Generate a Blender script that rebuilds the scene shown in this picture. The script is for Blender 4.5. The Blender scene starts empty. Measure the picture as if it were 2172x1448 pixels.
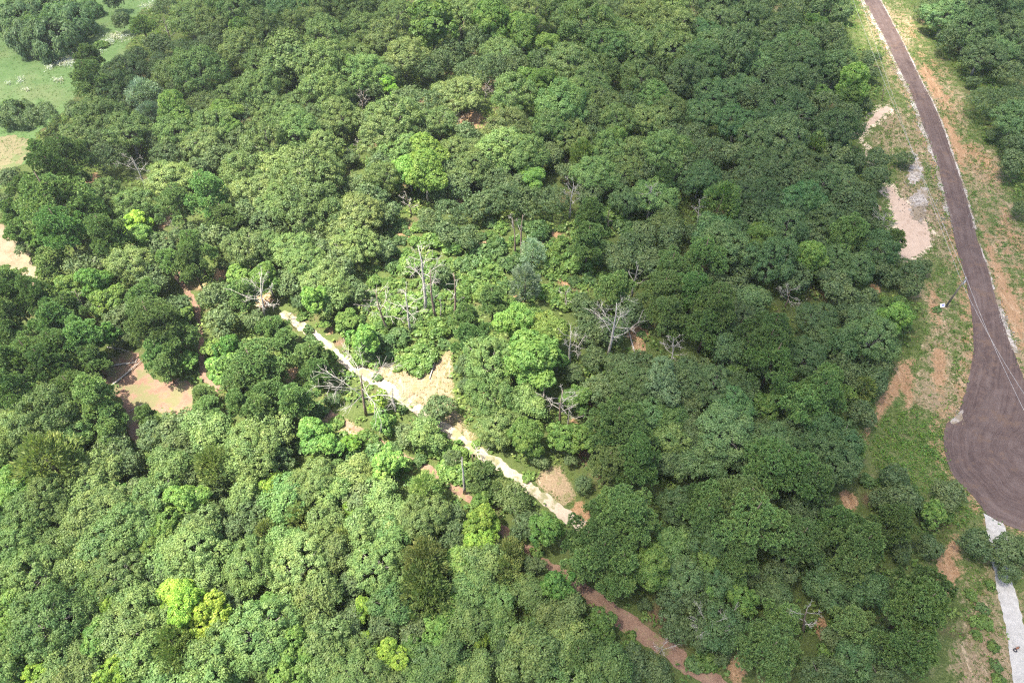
import bpy, math, random
import numpy as np
from mathutils import Vector

random.seed(7)
rng = np.random.default_rng(11)
sc = bpy.context.scene
COL = sc.collection

# ------------------------------------------------------------------ camera, light, exposure
CAM_H, PITCH, FPX = 100.0, math.radians(50.0), 1449.0       # metres, degrees below the horizon, focal length in photo pixels
cam = bpy.data.cameras.new('camera')
cam.sensor_width, cam.lens = 36.0, 36.0 * FPX / 2172.0
cam.clip_start, cam.clip_end = 0.5, 6000
cam_o = bpy.data.objects.new('camera', cam)
cam_o.location = (0, 0, CAM_H)
cam_o.rotation_euler = (math.pi / 2 - PITCH, 0, 0)
COL.objects.link(cam_o)
sc.camera = cam_o

TO_SUN = np.array((-0.85, -0.22, 0.0))
SUN_EL = math.radians(69)
TO_SUN = np.append(TO_SUN[:2] / np.linalg.norm(TO_SUN[:2]) * math.cos(SUN_EL), math.sin(SUN_EL))
world = bpy.data.worlds.new('World')
sc.world = world
world.use_nodes = True
wn = world.node_tree
wn.nodes.clear()
sky = wn.nodes.new('ShaderNodeTexSky')
sky.sky_type = 'NISHITA'
sky.sun_disc = False
sky.sun_elevation = SUN_EL
sky.sun_rotation = math.atan2(TO_SUN[0], TO_SUN[1])
sky.air_density, sky.dust_density, sky.ozone_density = 1.0, 3.2, 0.9
bg = wn.nodes.new('ShaderNodeBackground')
bg.inputs[1].default_value = 0.10
wo = wn.nodes.new('ShaderNodeOutputWorld')
wn.links.new(sky.outputs[0], bg.inputs[0])
wn.links.new(bg.outputs[0], wo.inputs[0])

sun = bpy.data.lights.new('sun', 'SUN')
sun.energy, sun.angle, sun.color = 5.0, math.radians(0.5), (1.0, 0.93, 0.81)
sun_o = bpy.data.objects.new('sun', sun)
sun_o.rotation_euler = Vector(TO_SUN).to_track_quat('Z', 'Y').to_euler()
sun_o.location = (-200, 100, 300)
COL.objects.link(sun_o)

vs = sc.view_settings
vs.view_transform, vs.look, vs.gamma, vs.use_curve_mapping = 'Standard', 'None', 1.0, False
vs.exposure = 2.12
sc.cycles.use_denoising = False
sc.cycles.filter_width = 1.2
sc.cycles.max_bounces = 6
sc.cycles.diffuse_bounces = 3
sc.cycles.transmission_bounces = 3
sc.cycles.volume_bounces = 0

# ------------------------------------------------------------------ picture <-> place
FW = np.array((0, math.cos(PITCH), -math.sin(PITCH)))
UP = np.array((0, math.sin(PITCH), math.cos(PITCH)))
RT = np.array((1.0, 0, 0))
CP = np.array((0, 0, CAM_H))


def ray(u, v):
    return FW + (u - 1086) / FPX * RT - (v - 724) / FPX * UP


def at(u, v, z=0.0):
    d = ray(u, v)
    return CP + d * ((z - CAM_H) / d[2])


def project(p):
    q = np.asarray(p) - CP
    dep = q @ FW
    return 1086 + FPX * (q @ RT) / dep, 724 - FPX * (q @ UP) / dep


def ppm(u, v, z=0.0):
    """photo pixels per metre at the place seen at pixel u, v"""
    return FPX / ((at(u, v, z) - CP) @ FW)


def poly_w(pts, z=0.0):
    return np.array([at(u, v, z)[:2] for u, v in pts])


def wave(x, y, s=1.0, seed=0.0):
    """cheap smooth noise in -1..1"""
    a = np.sin(x / s * 1.7 + 3.1 * seed + 1.3 * np.sin(y / s * 1.1 + seed)) + np.sin(y / s * 1.9 - 2.3 * seed + 1.7 * np.sin(x / s * 0.7 + 2 * seed))
    b = np.sin(x / s * 4.3 + y / s * 3.1 + seed * 5.7) + np.sin(x / s * 3.7 - y / s * 4.9 + seed * 1.9)
    return (a + 0.5 * b) / 3.0


def seg_dist(px, py, poly, closed=True):
    """unsigned distance of points to a polyline"""
    n = len(poly)
    best = np.full(px.shape, 1e9)
    for i in range(n if closed else n - 1):
        a, b = poly[i], poly[(i + 1) % n]
        ab = b - a
        L = ab @ ab + 1e-9
        t = np.clip(((px - a[0]) * ab[0] + (py - a[1]) * ab[1]) / L, 0, 1)
        best = np.minimum(best, np.hypot(px - a[0] - t * ab[0], py - a[1] - t * ab[1]))
    return best


def inside(px, py, poly):
    r = np.zeros(px.shape, bool)
    n = len(poly)
    for i in range(n):
        x1, y1 = poly[i]
        x2, y2 = poly[(i + 1) % n]
        c = (y1 > py) != (y2 > py)
        with np.errstate(divide='ignore', invalid='ignore'):
            r ^= c & (px < (x2 - x1) * (py - y1) / (y2 - y1 + 1e-12) + x1)
    return r


def sdf(px, py, poly):
    """positive inside"""
    d = seg_dist(px, py, poly)
    return np.where(inside(px, py, poly), d, -d)


# ------------------------------------------------------------------ mesh helpers
def mesh_np(name, V, F, mats=(), attrs=None, smooth=False, uv=None):
    """V (n,3), F (m,k) index array of equal sized faces"""
    me = bpy.data.meshes.new(name)
    V = np.asarray(V, np.float32)
    F = np.asarray(F, np.int32)
    m, k = F.shape
    me.vertices.add(len(V))
    me.vertices.foreach_set('co', V.ravel())
    me.loops.add(m * k)
    me.loops.foreach_set('vertex_index', F.ravel())
    me.polygons.add(m)
    me.polygons.foreach_set('loop_start', np.arange(0, m * k, k, dtype=np.int32))
    me.polygons.foreach_set('loop_total', np.full(m, k, np.int32))
    if smooth:
        me.polygons.foreach_set('use_smooth', np.ones(m, bool))
    me.update(calc_edges=True)
    for key, val in (attrs or {}).items():
        a = me.attributes.new(key, 'FLOAT', 'POINT')
        a.data.foreach_set('value', np.asarray(val, np.float32))
    if uv is not None:
        l = me.uv_layers.new(name='UVMap')
        l.data.foreach_set('uv', np.asarray(uv, np.float32)[F.ravel()].ravel())
    for mt in mats:
        me.materials.append(mt)
    return me


def link(name, data, parent=None, loc=None):
    o = bpy.data.objects.new(name, data)
    if loc is not None:
        o.location = loc
    if parent is not None:
        o.parent = parent
    COL.objects.link(o)
    return o


def tag(o, label=None, cat=None, group=None, kind=None):
    if label:
        o['label'] = label
    if cat:
        o['category'] = cat
    if group:
        o['group'] = group
    if kind:
        o['kind'] = kind
    return o


class Tubes:
    """collects tapered tubes, boxes and blades into one triangle/quad soup"""
    def __init__(self):
        self.V, self.F, self.n = [], [], 0

    def tube(self, pts, radii, sides=6):
        pts = np.asarray(pts, float)
        N = len(pts)
        tg = np.gradient(pts, axis=0)
        tg /= np.linalg.norm(tg, axis=1)[:, None] + 1e-9
        ref = np.array((0, 0, 1.0)) if abs(tg[0][2]) < 0.8 else np.array((1.0, 0, 0))
        ang = np.arange(sides) * 2 * math.pi / sides
        rings = []
        for i in range(N):
            a = np.cross(tg[i], ref)
            a /= np.linalg.norm(a) + 1e-9
            b = np.cross(tg[i], a)
            rings.append(pts[i] + radii[i] * (np.cos(ang)[:, None] * a + np.sin(ang)[:, None] * b))
        V = np.vstack(rings)
        F = []
        for i in range(N - 1):
            for j in range(sides):
                k = (j + 1) % sides
                F.append((i * sides + j, i * sides + k, (i + 1) * sides + k, (i + 1) * sides + j))
        c = len(V)
        V = np.vstack([V, pts[0], pts[-1]])
        for j in range(0, sides):
            k = (j + 1) % sides
            F.append((c, k, j, c))
            F.append((c + 1, (N - 1) * sides + j, (N - 1) * sides + k, c + 1))
        self.add(V, F)

    def box(self, c, s, rot=0.0):
        x, y, z = np.asarray(s, float) / 2
        V = np.array([(a * x, b * y, d * z) for d in (-1, 1) for a, b in ((-1, -1), (1, -1), (1, 1), (-1, 1))])
        R = np.array(((math.cos(rot), -math.sin(rot), 0), (math.sin(rot), math.cos(rot), 0), (0, 0, 1)))
        V = V @ R.T + np.asarray(c, float)
        self.add(V, [(3, 2, 1, 0), (4, 5, 6, 7), (0, 1, 5, 4), (1, 2, 6, 5), (2, 3, 7, 6), (3, 0, 4, 7)])

    def add(self, V, F):
        self.V.append(np.asarray(V, float))
        self.F += [tuple(i + self.n for i in f) for f in F]
        self.n += len(V)

    def mesh(self, name, mat, smooth=True):
        me = bpy.data.meshes.new(name)
        V = np.vstack(self.V)
        F = [tuple(dict.fromkeys(f)) for f in self.F]
        me.from_pydata(V.tolist(), [], F)
        if smooth:
            me.polygons.foreach_set('use_smooth', np.ones(len(me.polygons), bool))
        me.materials.append(mat)
        me.update()
        return me


# ------------------------------------------------------------------ material helpers
class NT:
    def __init__(self, name):
        self.m = bpy.data.materials.new(name)
        self.m.use_nodes = True
        self.t = self.m.node_tree
        self.t.nodes.clear()
        self.out = self.n('ShaderNodeOutputMaterial')

    def n(self, kind, **kw):
        x = self.t.nodes.new(kind)
        for k, v in kw.items():
            setattr(x, k, v)
        return x

    def l(self, a, b):
        self.t.links.new(a, b)

    def val(self, x, sock):
        if hasattr(x, 'is_output'):
            self.l(x, sock)
        else:
            sock.default_value = x

    def math(self, op, a, b=0.0, clamp=False):
        x = self.n('ShaderNodeMath', operation=op, use_clamp=clamp)
        self.val(a, x.inputs[0])
        self.val(b, x.inputs[1])
        return x.outputs[0]

    def mix(self, f, a, b, blend='MIX'):
        x = self.n('ShaderNodeMix', data_type='RGBA', blend_type=blend)
        self.val(f, x.inputs[0])
        self.val(a if hasattr(a, 'is_output') else (*a, 1), x.inputs[6])
        self.val(b if hasattr(b, 'is_output') else (*b, 1), x.inputs[7])
        return x.outputs[2]

    def coord(self, kind='Object', scale=(1, 1, 1)):
        c = self.n('ShaderNodeTexCoord')
        mp = self.n('ShaderNodeMapping')
        mp.inputs['Scale'].default_value = scale
        self.l(c.outputs[kind], mp.inputs[0])
        return mp.outputs[0]

    def noise(self, vec, scale, detail=4.0, rough=0.6, dist=0.0):
        x = self.n('ShaderNodeTexNoise')
        self.l(vec, x.inputs['Vector'])
        x.inputs['Scale'].default_value = scale
        x.inputs['Detail'].default_value = detail
        x.inputs['Roughness'].default_value = rough
        x.inputs['Distortion'].default_value = dist
        return x.outputs[0]

    def attr(self, name):
        return self.n('ShaderNodeAttribute', attribute_name=name).outputs['Fac']

    def ramp(self, f, lo, hi):
        x = self.n('ShaderNodeMapRange', interpolation_type='SMOOTHSTEP')
        self.val(f, x.inputs[0])
        x.inputs[1].default_value, x.inputs[2].default_value = lo, hi
        return x.outputs[0]

    def bump(self, h, strength=0.5, dist=0.1):
        b = self.n('ShaderNodeBump')
        b.inputs['Strength'].default_value = strength
        b.inputs['Distance'].default_value = dist
        self.l(h, b.inputs['Height'])
        return b.outputs[0]

    def surface(self, color, rough=0.9, normal=None, spec=0.2):
        p = self.n('ShaderNodeBsdfPrincipled')
        self.val(color if hasattr(color, 'is_output') else (*color, 1), p.inputs['Base Color'])
        self.val(rough, p.inputs['Roughness'])
        p.inputs['Specular IOR Level'].default_value = spec
        if normal is not None:
            self.l(normal, p.inputs['Normal'])
        self.l(p.outputs[0], self.out.inputs[0])
        return self.m


def leaf_material(name, trans=0.28, spread=0.35, gloss=0.05):
    """the tree's own leaf colour comes from the object colour; every leaf differs a little"""
    t = NT(name)
    oi = t.n('ShaderNodeObjectInfo')
    tint = t.attr('tint')
    hs = t.n('ShaderNodeHueSaturation')
    t.l(oi.outputs['Color'], hs.inputs['Color'])
    t.l(t.math('ADD', t.math('MULTIPLY', tint, -0.055), 0.524), hs.inputs['Hue'])
    t.l(t.math('ADD', t.math('MULTIPLY', tint, 2 * spread), 1 - spread), hs.inputs['Value'])
    n1 = t.noise(t.coord('Object'), 0.35, 2.0)
    col = t.mix(t.math('MULTIPLY', t.ramp(n1, 0.38, 0.66), 0.6), hs.outputs[0], t.mix(1.0, hs.outputs[0], (1.12, 0.98, 0.8), 'MULTIPLY'))
    d = t.n('ShaderNodeBsdfDiffuse')
    tr = t.n('ShaderNodeBsdfTranslucent')
    gl = t.n('ShaderNodeBsdfGlossy')
    gl.inputs['Roughness'].default_value = 0.45
    gl.inputs['Color'].default_value = (0.8, 0.85, 0.8, 1)
    t.l(col, d.inputs[0])
    t.l(t.mix(1.0, col, (trans * 1.1, trans * 1.2, trans * 0.6), 'MULTIPLY'), tr.inputs[0])
    m1 = t.n('ShaderNodeAddShader')                       # a leaf reflects about as much light as it lets through
    t.l(d.outputs[0], m1.inputs[0])
    t.l(tr.outputs[0], m1.inputs[1])
    m2 = t.n('ShaderNodeMixShader')
    m2.inputs[0].default_value = gloss
    t.l(m1.outputs[0], m2.inputs[1])
    t.l(gl.outputs[0], m2.inputs[2])
    t.l(m2.outputs[0], t.out.inputs[0])
    return t.m


def bark_material(name, a, b):
    t = NT(name)
    v = t.coord('Object', (6, 6, 1.2))
    n = t.noise(v, 1.0, 5.0, 0.65)
    return t.surface(t.mix(t.ramp(n, 0.35, 0.65), a, b), 0.95, t.bump(n, 0.6, 0.05))


M_LEAF = leaf_material('oak_leaves', 0.62, 0.30, 0.012)
M_SOFT = leaf_material('elm_leaves', 0.85, 0.30, 0.012)
M_NEEDLE = leaf_material('pine_needles', 0.5, 0.36, 0.01)
M_CEDAR = leaf_material('cedar_sprays', 0.7, 0.30, 0.01)
M_BARK = bark_material('oak_bark', (0.15, 0.135, 0.12), (0.30, 0.28, 0.25))
M_PBARK = bark_material('pine_bark', (0.075, 0.055, 0.042), (0.15, 0.115, 0.09))
M_DEAD = bark_material('weathered_wood', (0.23, 0.21, 0.185), (0.43, 0.40, 0.36))
M_DEADB = bark_material('weathered_bark', (0.125, 0.085, 0.062), (0.25, 0.19, 0.15))

# ------------------------------------------------------------------ outlines in the photograph
ROAD_L = [(1810, -60), (1831, 0), (1850, 33), (1875, 80), (1903, 138), (1928, 187), (1945, 230), (1958, 267), (1974, 310), (1988, 350), (2003, 410), (2016, 467), (2028, 526), (2039, 560), (2048, 593), (2056, 635), (2061, 670), (2065, 726), (2064, 755), (2058, 783), (2048, 830), (2038, 862), (2028, 886), (2006, 897), (2000, 920), (2001, 950), (2006, 970), (2015, 1002), (2029, 1020), (2048, 1036), (2064, 1052), (2078, 1068), (2088, 1088), (2106, 1101), (2125, 1109), (2172, 1129), (2225, 1132), (2280, 1105), (2320, 1040), (2325, 960), (2300, 890), (2260, 850)]
ROAD_R = [(1842, -60), (1866, 0), (1888, 40), (1911, 83), (1938, 140), (1961, 187), (1975, 212), (1988, 240), (2003, 280), (2015, 317), (2027, 350), (2038, 383), (2051, 425), (2062, 467), (2075, 516), (2085, 545), (2095, 570), (2108, 620), (2118, 656), (2132, 700), (2148, 743), (2160, 775), (2168, 795), (2178, 830), (2188, 862), (2196, 890), (2203, 915), (2208, 930), (2214, 936), (2220, 934), (2224, 926), (2226, 916)]
DRIVE_L = [(2086, 1088), (2090, 1105), (2097, 1150), (2108, 1218), (2118, 1265), (2127, 1305), (2135, 1342), (2141, 1390), (2146, 1432), (2152, 1480), (2160, 1560), (2170, 1700)]
DRIVE_R = [(2127, 1108), (2134, 1122), (2139, 1170), (2148, 1238), (2157, 1270), (2165, 1300), (2173, 1340), (2179, 1390), (2186, 1432), (2194, 1480), (2206, 1560), (2222, 1700)]
TRACK = [(598, 662, 20), (640, 692, 24), (687, 727, 25), (724, 762, 26), (765, 787, 27), (807, 812, 27), (846, 840, 27), (884, 868, 26), (920, 893, 26), (957, 917, 26), (990, 942, 26), (1024, 966, 27), (1060, 985, 27), (1100, 1016, 28), (1144, 1052, 29), (1175, 1074, 30), (1206, 1096, 30), (1235, 1118, 28)]
PATH = [(672, 856, 7), (700, 880, 10), (745, 905, 11), (805, 935, 9), (867, 972, 11), (911, 992, 14), (957, 1028, 20), (991, 1055, 20), (1030, 1092, 18), (1067, 1128, 20), (1124, 1172, 22), (1157, 1196, 24), (1211, 1230, 32), (1257, 1266, 38), (1324, 1318, 46), (1391, 1362, 44), (1441, 1398, 42), (1520, 1450, 42), (1600, 1500, 40)]
PATH2 = [(365, 568, 14), (392, 612, 14), (418, 652, 13), (424, 700, 12), (427, 745, 12), (431, 800, 15), (468, 828, 16)]
MEADOW = [(-200, -40), (335, -40), (335, 6), (290, 28), (290, 70), (270, 95), (262, 125), (228, 138), (200, 165), (165, 190), (158, 215), (130, 240), (70, 290), (66, 335), (22, 368), (0, 400), (-200, 430)]
SAND_L = [(-120, 440), (0, 478), (22, 500), (60, 535), (80, 580), (80, 618), (55, 604), (30, 578), (0, 562), (-120, 540)]
CLEARING = [(205, 808), (233, 775), (253, 745), (285, 745), (300, 760), (320, 808), (376, 805), (412, 818), (410, 865), (395, 892), (372, 882), (302, 862), (302, 925), (284, 952), (270, 880), (258, 842), (215, 818)]
PIT = [(1880, 395), (1893, 395), (1905, 418), (1925, 428), (1945, 445), (1965, 475), (1975, 503), (1973, 520), (1950, 537), (1932, 550), (1920, 559), (1912, 545), (1905, 500), (1898, 460), (1890, 435)]
WASH = [(1812, 288), (1845, 255), (1860, 236), (1884, 224), (1886, 236), (1870, 250), (1850, 264), (1828, 290)]
SPILL_A = [(1922, 330), (1940, 322), (1952, 345), (1958, 368), (1952, 388), (1932, 392), (1922, 372), (1930, 350)]
SPILL_B = [(1928, 425), (1940, 402), (1962, 400), (1968, 420), (1962, 455), (1955, 476), (1942, 470), (1930, 452)]
SPILL_C = [(2018, 888), (2035, 872), (2044, 866), (2042, 885), (2030, 898), (2015, 898)]
EDGE_WOOD = [(1795, -60), (1812, 0), (1822, 40), (1812, 62), (1798, 78), (1830, 105), (1858, 135), (1872, 170), (1866, 200), (1848, 235), (1842, 270), (1812, 292), (1835, 330), (1862, 355), (1880, 395), (1900, 450), (1918, 500), (1918, 560), (1890, 600), (1930, 640), (1950, 660), (1935, 720), (1905, 760), (1870, 830), (1850, 880), (1835, 930), (1826, 985), (1800, 1040), (1780, 1080), (1880, 1060), (1990, 1120), (2000, 1180), (1930, 1195), (2010, 1240), (2035, 1300), (1990, 1360), (1960, 1448), (1920, 1600)]
VERGE = EDGE_WOOD + [(2600, 1600), (2600, 620), (2240, 470), (2150, 420), (2140, 330), (2075, 290), (2060, 200), (2010, 130), (1965, 65), (1935, 12), (1915, -60)]
RIGHT_BANK = [(1890, 0), (1925, 20), (1960, 80), (2005, 140), (2050, 215), (2050, 260), (2075, 300), (2110, 330), (2140, 400), (2160, 480), (2200, 520), (2260, 700), (2200, 800), (2120, 640), (2066, 460), (2030, 350), (1985, 225), (1915, 85)]
LUSH = [(1850, 905), (1905, 870), (1990, 890), (1998, 960), (2012, 1010), (2045, 1060), (2075, 1090), (2040, 1110), (1960, 1050), (1900, 1040), (1840, 1030), (1830, 960)]
LUSH2 = [(2010, 680), (2050, 660), (2062, 730), (2055, 800), (2030, 860), (2000, 830), (2015, 760)]
SOIL_STRIPS = [[(1925, 112), (1942, 140), (1965, 185), (1990, 190), (2000, 200), (1985, 205), (1955, 160)], [(1948, 145), (1966, 140), (2000, 190), (2005, 215), (1978, 205)], [(1992, 245), (2010, 250), (2035, 300), (2060, 330), (2040, 340), (2050, 380), (2032, 350), (2015, 300)], [(1905, 770), (1935, 762), (1942, 800), (1930, 860), (1920, 870), (1912, 830), (1870, 880), (1838, 930), (1832, 940), (1850, 880)], [(1975, 740), (2000, 730), (2010, 800), (1995, 850), (1980, 820)], [(1965, 590), (1985, 620), (2000, 690), (1985, 700), (1965, 640)], [(2060, 610), (2066, 660), (2050, 655), (2046, 625)], [(1985, 1170), (2030, 1130), (2040, 1220), (2010, 1260), (1990, 1230)], [(2080, 470), (2140, 600), (2172, 660), (2172, 760), (2120, 640)]]
TAN_STRIPS = [[(757, 770), (860, 776), (880, 800), (960, 735), (962, 830), (968, 870), (1010, 930), (1040, 960), (1010, 955), (970, 915), (880, 858), (800, 800)], [(690, 860), (740, 890), (860, 965), (915, 985), (1000, 1050), (1000, 1075), (930, 1010), (850, 985), (740, 925), (680, 890)], [(1155, 995), (1190, 985), (1225, 1060), (1195, 1075), (1130, 1020)]]
BARE_SPOTS = [(995, 255, 38), (1350, 700, 34), (1355, 735, 22), (1215, 905, 20), (1745, 1335, 28), (470, 580, 24), (1800, 1060, 26), (1855, 612, 16), (195, 380, 22), (345, 470, 22), (560, 640, 26), (975, 430, 18), (1180, 495, 18), (1200, 595, 24), (1030, 530, 30), (860, 500, 24), (1230, 1090, 30), (1560, 1420, 30), (430, 610, 14), (615, 795, 22), (1095, 640, 20), (700, 700, 14), (1865, 440, 10)]


def spline(pts, n):
    """points resampled evenly along a smooth curve"""
    P = np.asarray(pts, float)
    d = np.r_[0, np.cumsum(np.hypot(*np.diff(P[:, :2], axis=0).T))]
    s = np.linspace(0, d[-1], n)
    Q = np.stack([np.interp(s, d, P[:, k]) for k in range(P.shape[1])], 1)
    ker = np.array((1, 2, 3, 2, 1.0))
    ker /= ker.sum()
    for _ in range(2):
        R = np.pad(Q, ((2, 2), (0, 0)), mode='edge')
        R = np.stack([np.convolve(R[:, k], ker, 'valid') for k in range(Q.shape[1])], 1)
        R[0], R[-1] = Q[0], Q[-1]
        Q = R
    return Q


def ribbon_edges(line):
    """world edges of a track given as (u, v, width in photo pixels)"""
    c = np.array([np.append(at(u, v)[:2], 0.86 * w / ppm(u, v)) for u, v, w in line])
    c = spline(c, 160)
    tg = np.gradient(c[:, :2], axis=0)
    tg /= np.linalg.norm(tg, axis=1)[:, None]
    nr = np.stack([-tg[:, 1], tg[:, 0]], 1)
    return c[:, :2] + nr * c[:, 2:3] / 2, c[:, :2] - nr * c[:, 2:3] / 2


def two_edges(A, B, n=260):
    return spline(poly_w(A), n), spline(poly_w(B), n)


def ragged(E, other, amp, seed):
    tg = np.gradient(E, axis=0)
    tg /= np.linalg.norm(tg, axis=1)[:, None] + 1e-9
    nr = np.stack([-tg[:, 1], tg[:, 0]], 1)
    d = amp * (0.6 * wave(E[:, 0], E[:, 1], 1.6, seed) + 0.6 * wave(E[:, 0], E[:, 1], 0.5, seed + 4))
    return E + nr * d[:, None]


def ribbon(name, L, R, z, mat, across=14, amp=0.25, seed=1.0, crown=0.0):
    L0, R0 = ragged(L, R, amp, seed), ragged(R, L, amp, seed + 9)
    n = len(L0)
    t = np.linspace(0, 1, across)
    P = L0[:, None, :] * (1 - t)[None, :, None] + R0[:, None, :] * t[None, :, None]
    Z = np.full(P.shape[:2], z) + crown * (1 - (2 * t - 1) ** 2)[None, :]
    V = np.concatenate([P, Z[..., None]], 2).reshape(-1, 3)
    I = np.arange(n * across).reshape(n, across)
    F = np.stack([I[:-1, :-1], I[:-1, 1:], I[1:, 1:], I[1:, :-1]], 2).reshape(-1, 4)
    mid = (L + R) / 2
    s = np.r_[0, np.cumsum(np.hypot(*np.diff(L, axis=0).T))]
    wd = np.hypot(*(L - R).T)
    uv = np.stack([np.repeat(s, across), (t[None, :] * wd[:, None]).ravel()], 1)
    edge = np.minimum(t[None, :], 1 - t[None, :]) * wd[:, None]
    me = mesh_np(name, V, F, (mat,), {'edge': edge.ravel()}, uv=uv)
    # faces must look up
    if np.cross(V[F[0][1]] - V[F[0][0]], V[F[0][2]] - V[F[0][0]])[2] < 0:
        me.flip_normals()
    return tag(link(name, me), kind='structure')


def sheet(name, poly, z, mat, amp=0.4, seed=1.0, step=0.5):
    """flat patch of ground with an uneven outline, poly in world metres"""
    P = np.vstack([poly, poly[:1]])
    n = max(12, int(np.hypot(*np.diff(P, axis=0).T).sum() / step))
    Q = spline(P, n)[:-1]
    Q = ragged(Q, None, amp, seed)
    me = bpy.data.meshes.new(name)
    area = 0.5 * np.sum(Q[:, 0] * np.roll(Q[:, 1], -1) - Q[:, 1] * np.roll(Q[:, 0], -1))
    if area < 0:
        Q = Q[::-1]
    me.from_pydata([(x, y, z) for x, y in Q], [], [tuple(range(len(Q)))])
    me.materials.append(mat)
    me.update()
    return tag(link(name, me), kind='structure')


def matched(A, B, pairs, counts):
    A, B = poly_w(A), poly_w(B)
    ia = [int(np.argmin(np.hypot(*(A - at(*p[0])[:2]).T))) for p in pairs]
    ib = [int(np.argmin(np.hypot(*(B - at(*p[1])[:2]).T))) for p in pairs]
    ia, ib = [0] + ia + [len(A) - 1], [0] + ib + [len(B) - 1]
    outA, outB = [], []
    for k, n in enumerate(counts):
        for E, ix, out in ((A, ia, outA), (B, ib, outB)):
            q = E[ix[k]:ix[k + 1] + 1]
            d = np.r_[0, np.cumsum(np.hypot(*np.diff(q, axis=0).T))]
            t = np.linspace(0, d[-1], n + 1)[:-1 if k < len(counts) - 1 else None]
            out.append(np.stack([np.interp(t, d, q[:, 0]), np.interp(t, d, q[:, 1])], 1))
    res = []
    for out in (outA, outB):
        Q = np.vstack(out)
        for _ in range(10):
            Q[1:-1] = Q[1:-1] * 0.5 + 0.25 * (Q[:-2] + Q[2:])
        res.append(Q)
    return res


roadL, roadR = matched(ROAD_L, ROAD_R, [((2061, 670), (2118, 656)), ((2006, 897), (2203, 915))], [230, 70, 130])
driveL, driveR = two_edges(DRIVE_L, DRIVE_R, 120)
trackL, trackR = ribbon_edges(TRACK)
pathL, pathR = ribbon_edges(PATH)
path2L, path2R = ribbon_edges(PATH2)
W = {k: poly_w(v) for k, v in dict(meadow=MEADOW, sand_l=SAND_L, clearing=CLEARING, pit=PIT, wash=WASH, spa=SPILL_A, spb=SPILL_B, spc=SPILL_C, verge=VERGE, bank=RIGHT_BANK, lush=LUSH, lush2=LUSH2).items()}
P_ROAD = np.vstack([roadL, roadR[::-1]])
P_DRIVE = np.vstack([driveL, driveR[::-1]])
P_TRACK = np.vstack([trackL, trackR[::-1]])
P_PATH = np.vstack([pathL, pathR[::-1]])
P_PATH2 = np.vstack([path2L, path2R[::-1]])

# ------------------------------------------------------------------ ground
def ground_material():
    t = NT('forest_ground')
    v = t.coord('Object')
    big, mid, fine = t.noise(v, 0.11, 4), t.noise(v, 0.55, 5, 0.65), t.noise(v, 3.2, 5, 0.7)
    litter = t.mix(t.ramp(mid, 0.3, 0.7), (0.085, 0.052, 0.036), (0.15, 0.098, 0.068))
    litter = t.mix(t.math('MULTIPLY', t.ramp(big, 0.26, 0.46), 0.88), litter, t.mix(t.ramp(fine, 0.3, 0.7), (0.035, 0.06, 0.016), (0.075, 0.11, 0.03)))
    grass = t.mix(t.ramp(fine, 0.3, 0.72), (0.052, 0.080, 0.022), (0.105, 0.128, 0.045))
    grass = t.mix(t.math('MULTIPLY', t.ramp(mid, 0.45, 0.75), 0.7), grass, (0.15, 0.142, 0.075))
    soil = t.mix(t.ramp(fine, 0.3, 0.7), (0.185, 0.105, 0.054), (0.285, 0.19, 0.115))
    dry = t.mix(t.ramp(fine, 0.3, 0.7), (0.155, 0.112, 0.070), (0.25, 0.19, 0.125))
    dry = t.mix(t.math('MULTIPLY', t.ramp(mid, 0.48, 0.66), 0.65), dry, (0.105, 0.12, 0.045))
    sand = t.mix(t.ramp(fine, 0.3, 0.7), (0.42, 0.33, 0.24), (0.55, 0.45, 0.35))
    wob = t.math('ADD', t.math('MULTIPLY', t.math('SUBTRACT', mid, 0.5), 1.5), t.math('MULTIPLY', t.math('SUBTRACT', fine, 0.5), 0.9))
    wash = t.noise(t.coord('Object', (1.0, 0.22, 1)), 0.9, 5, 0.7, 0.6)
    dry = t.mix(t.math('MULTIPLY', t.ramp(wash, 0.54, 0.66), 0.8), dry, (0.34, 0.265, 0.18))
    soil = t.mix(t.math('MULTIPLY', t.ramp(wash, 0.52, 0.66), 0.75), soil, (0.33, 0.235, 0.15))
    soil = t.mix(t.math('MULTIPLY', t.ramp(wash, 0.46, 0.34), 0.6), soil, (0.125, 0.075, 0.04))
    col = litter
    for key, c in (('grass', grass), ('dry', dry), ('soil', soil), ('sand', sand)):
        f = t.ramp(t.math('ADD', t.attr(key), wob), 0.36, 0.62)
        col = t.mix(f, col, c)
    return t.surface(col, 1.0, t.bump(t.math('ADD', fine, mid), 0.7, 0.25), 0.05)


gx, gy = np.meshgrid(np.arange(-330, 330.1, 1.0), np.arange(-70, 400.1, 1.0))
GX, GY = gx.ravel(), gy.ravel()
near = lambda d, a, b: np.clip((d - a) / (b - a), 0, 1)
s_verge, s_meadow = sdf(GX, GY, W['verge']), sdf(GX, GY, W['meadow'])
w_grass = np.maximum(near(s_verge, -2, 2) * 0.62, near(s_meadow, -2, 2) * 0.9)
w_grass = np.maximum(w_grass, near(sdf(GX, GY, W['lush']), -3, 2) * 1.0)
w_grass = np.maximum(w_grass, near(sdf(GX, GY, W['lush2']), -3, 2) * 0.95)
w_dry = near(s_verge, -2, 3) * (0.50 + 0.26 * wave(GX, GY * 0.45, 5, 2.0))
w_dry *= 1 - 0.75 * near(sdf(GX, GY, W['lush']), -3, 3)
for p in TAN_STRIPS:
    w_dry = np.maximum(w_dry, near(sdf(GX, GY, poly_w(p)), -1.0, 1.2) * 0.95)
w_dry = np.maximum(w_dry, near(sdf(GX, GY, W['meadow']), -2, 6) * (0.25 + 0.3 * (GX < -150)))
w_soil = np.zeros_like(GX)
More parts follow.
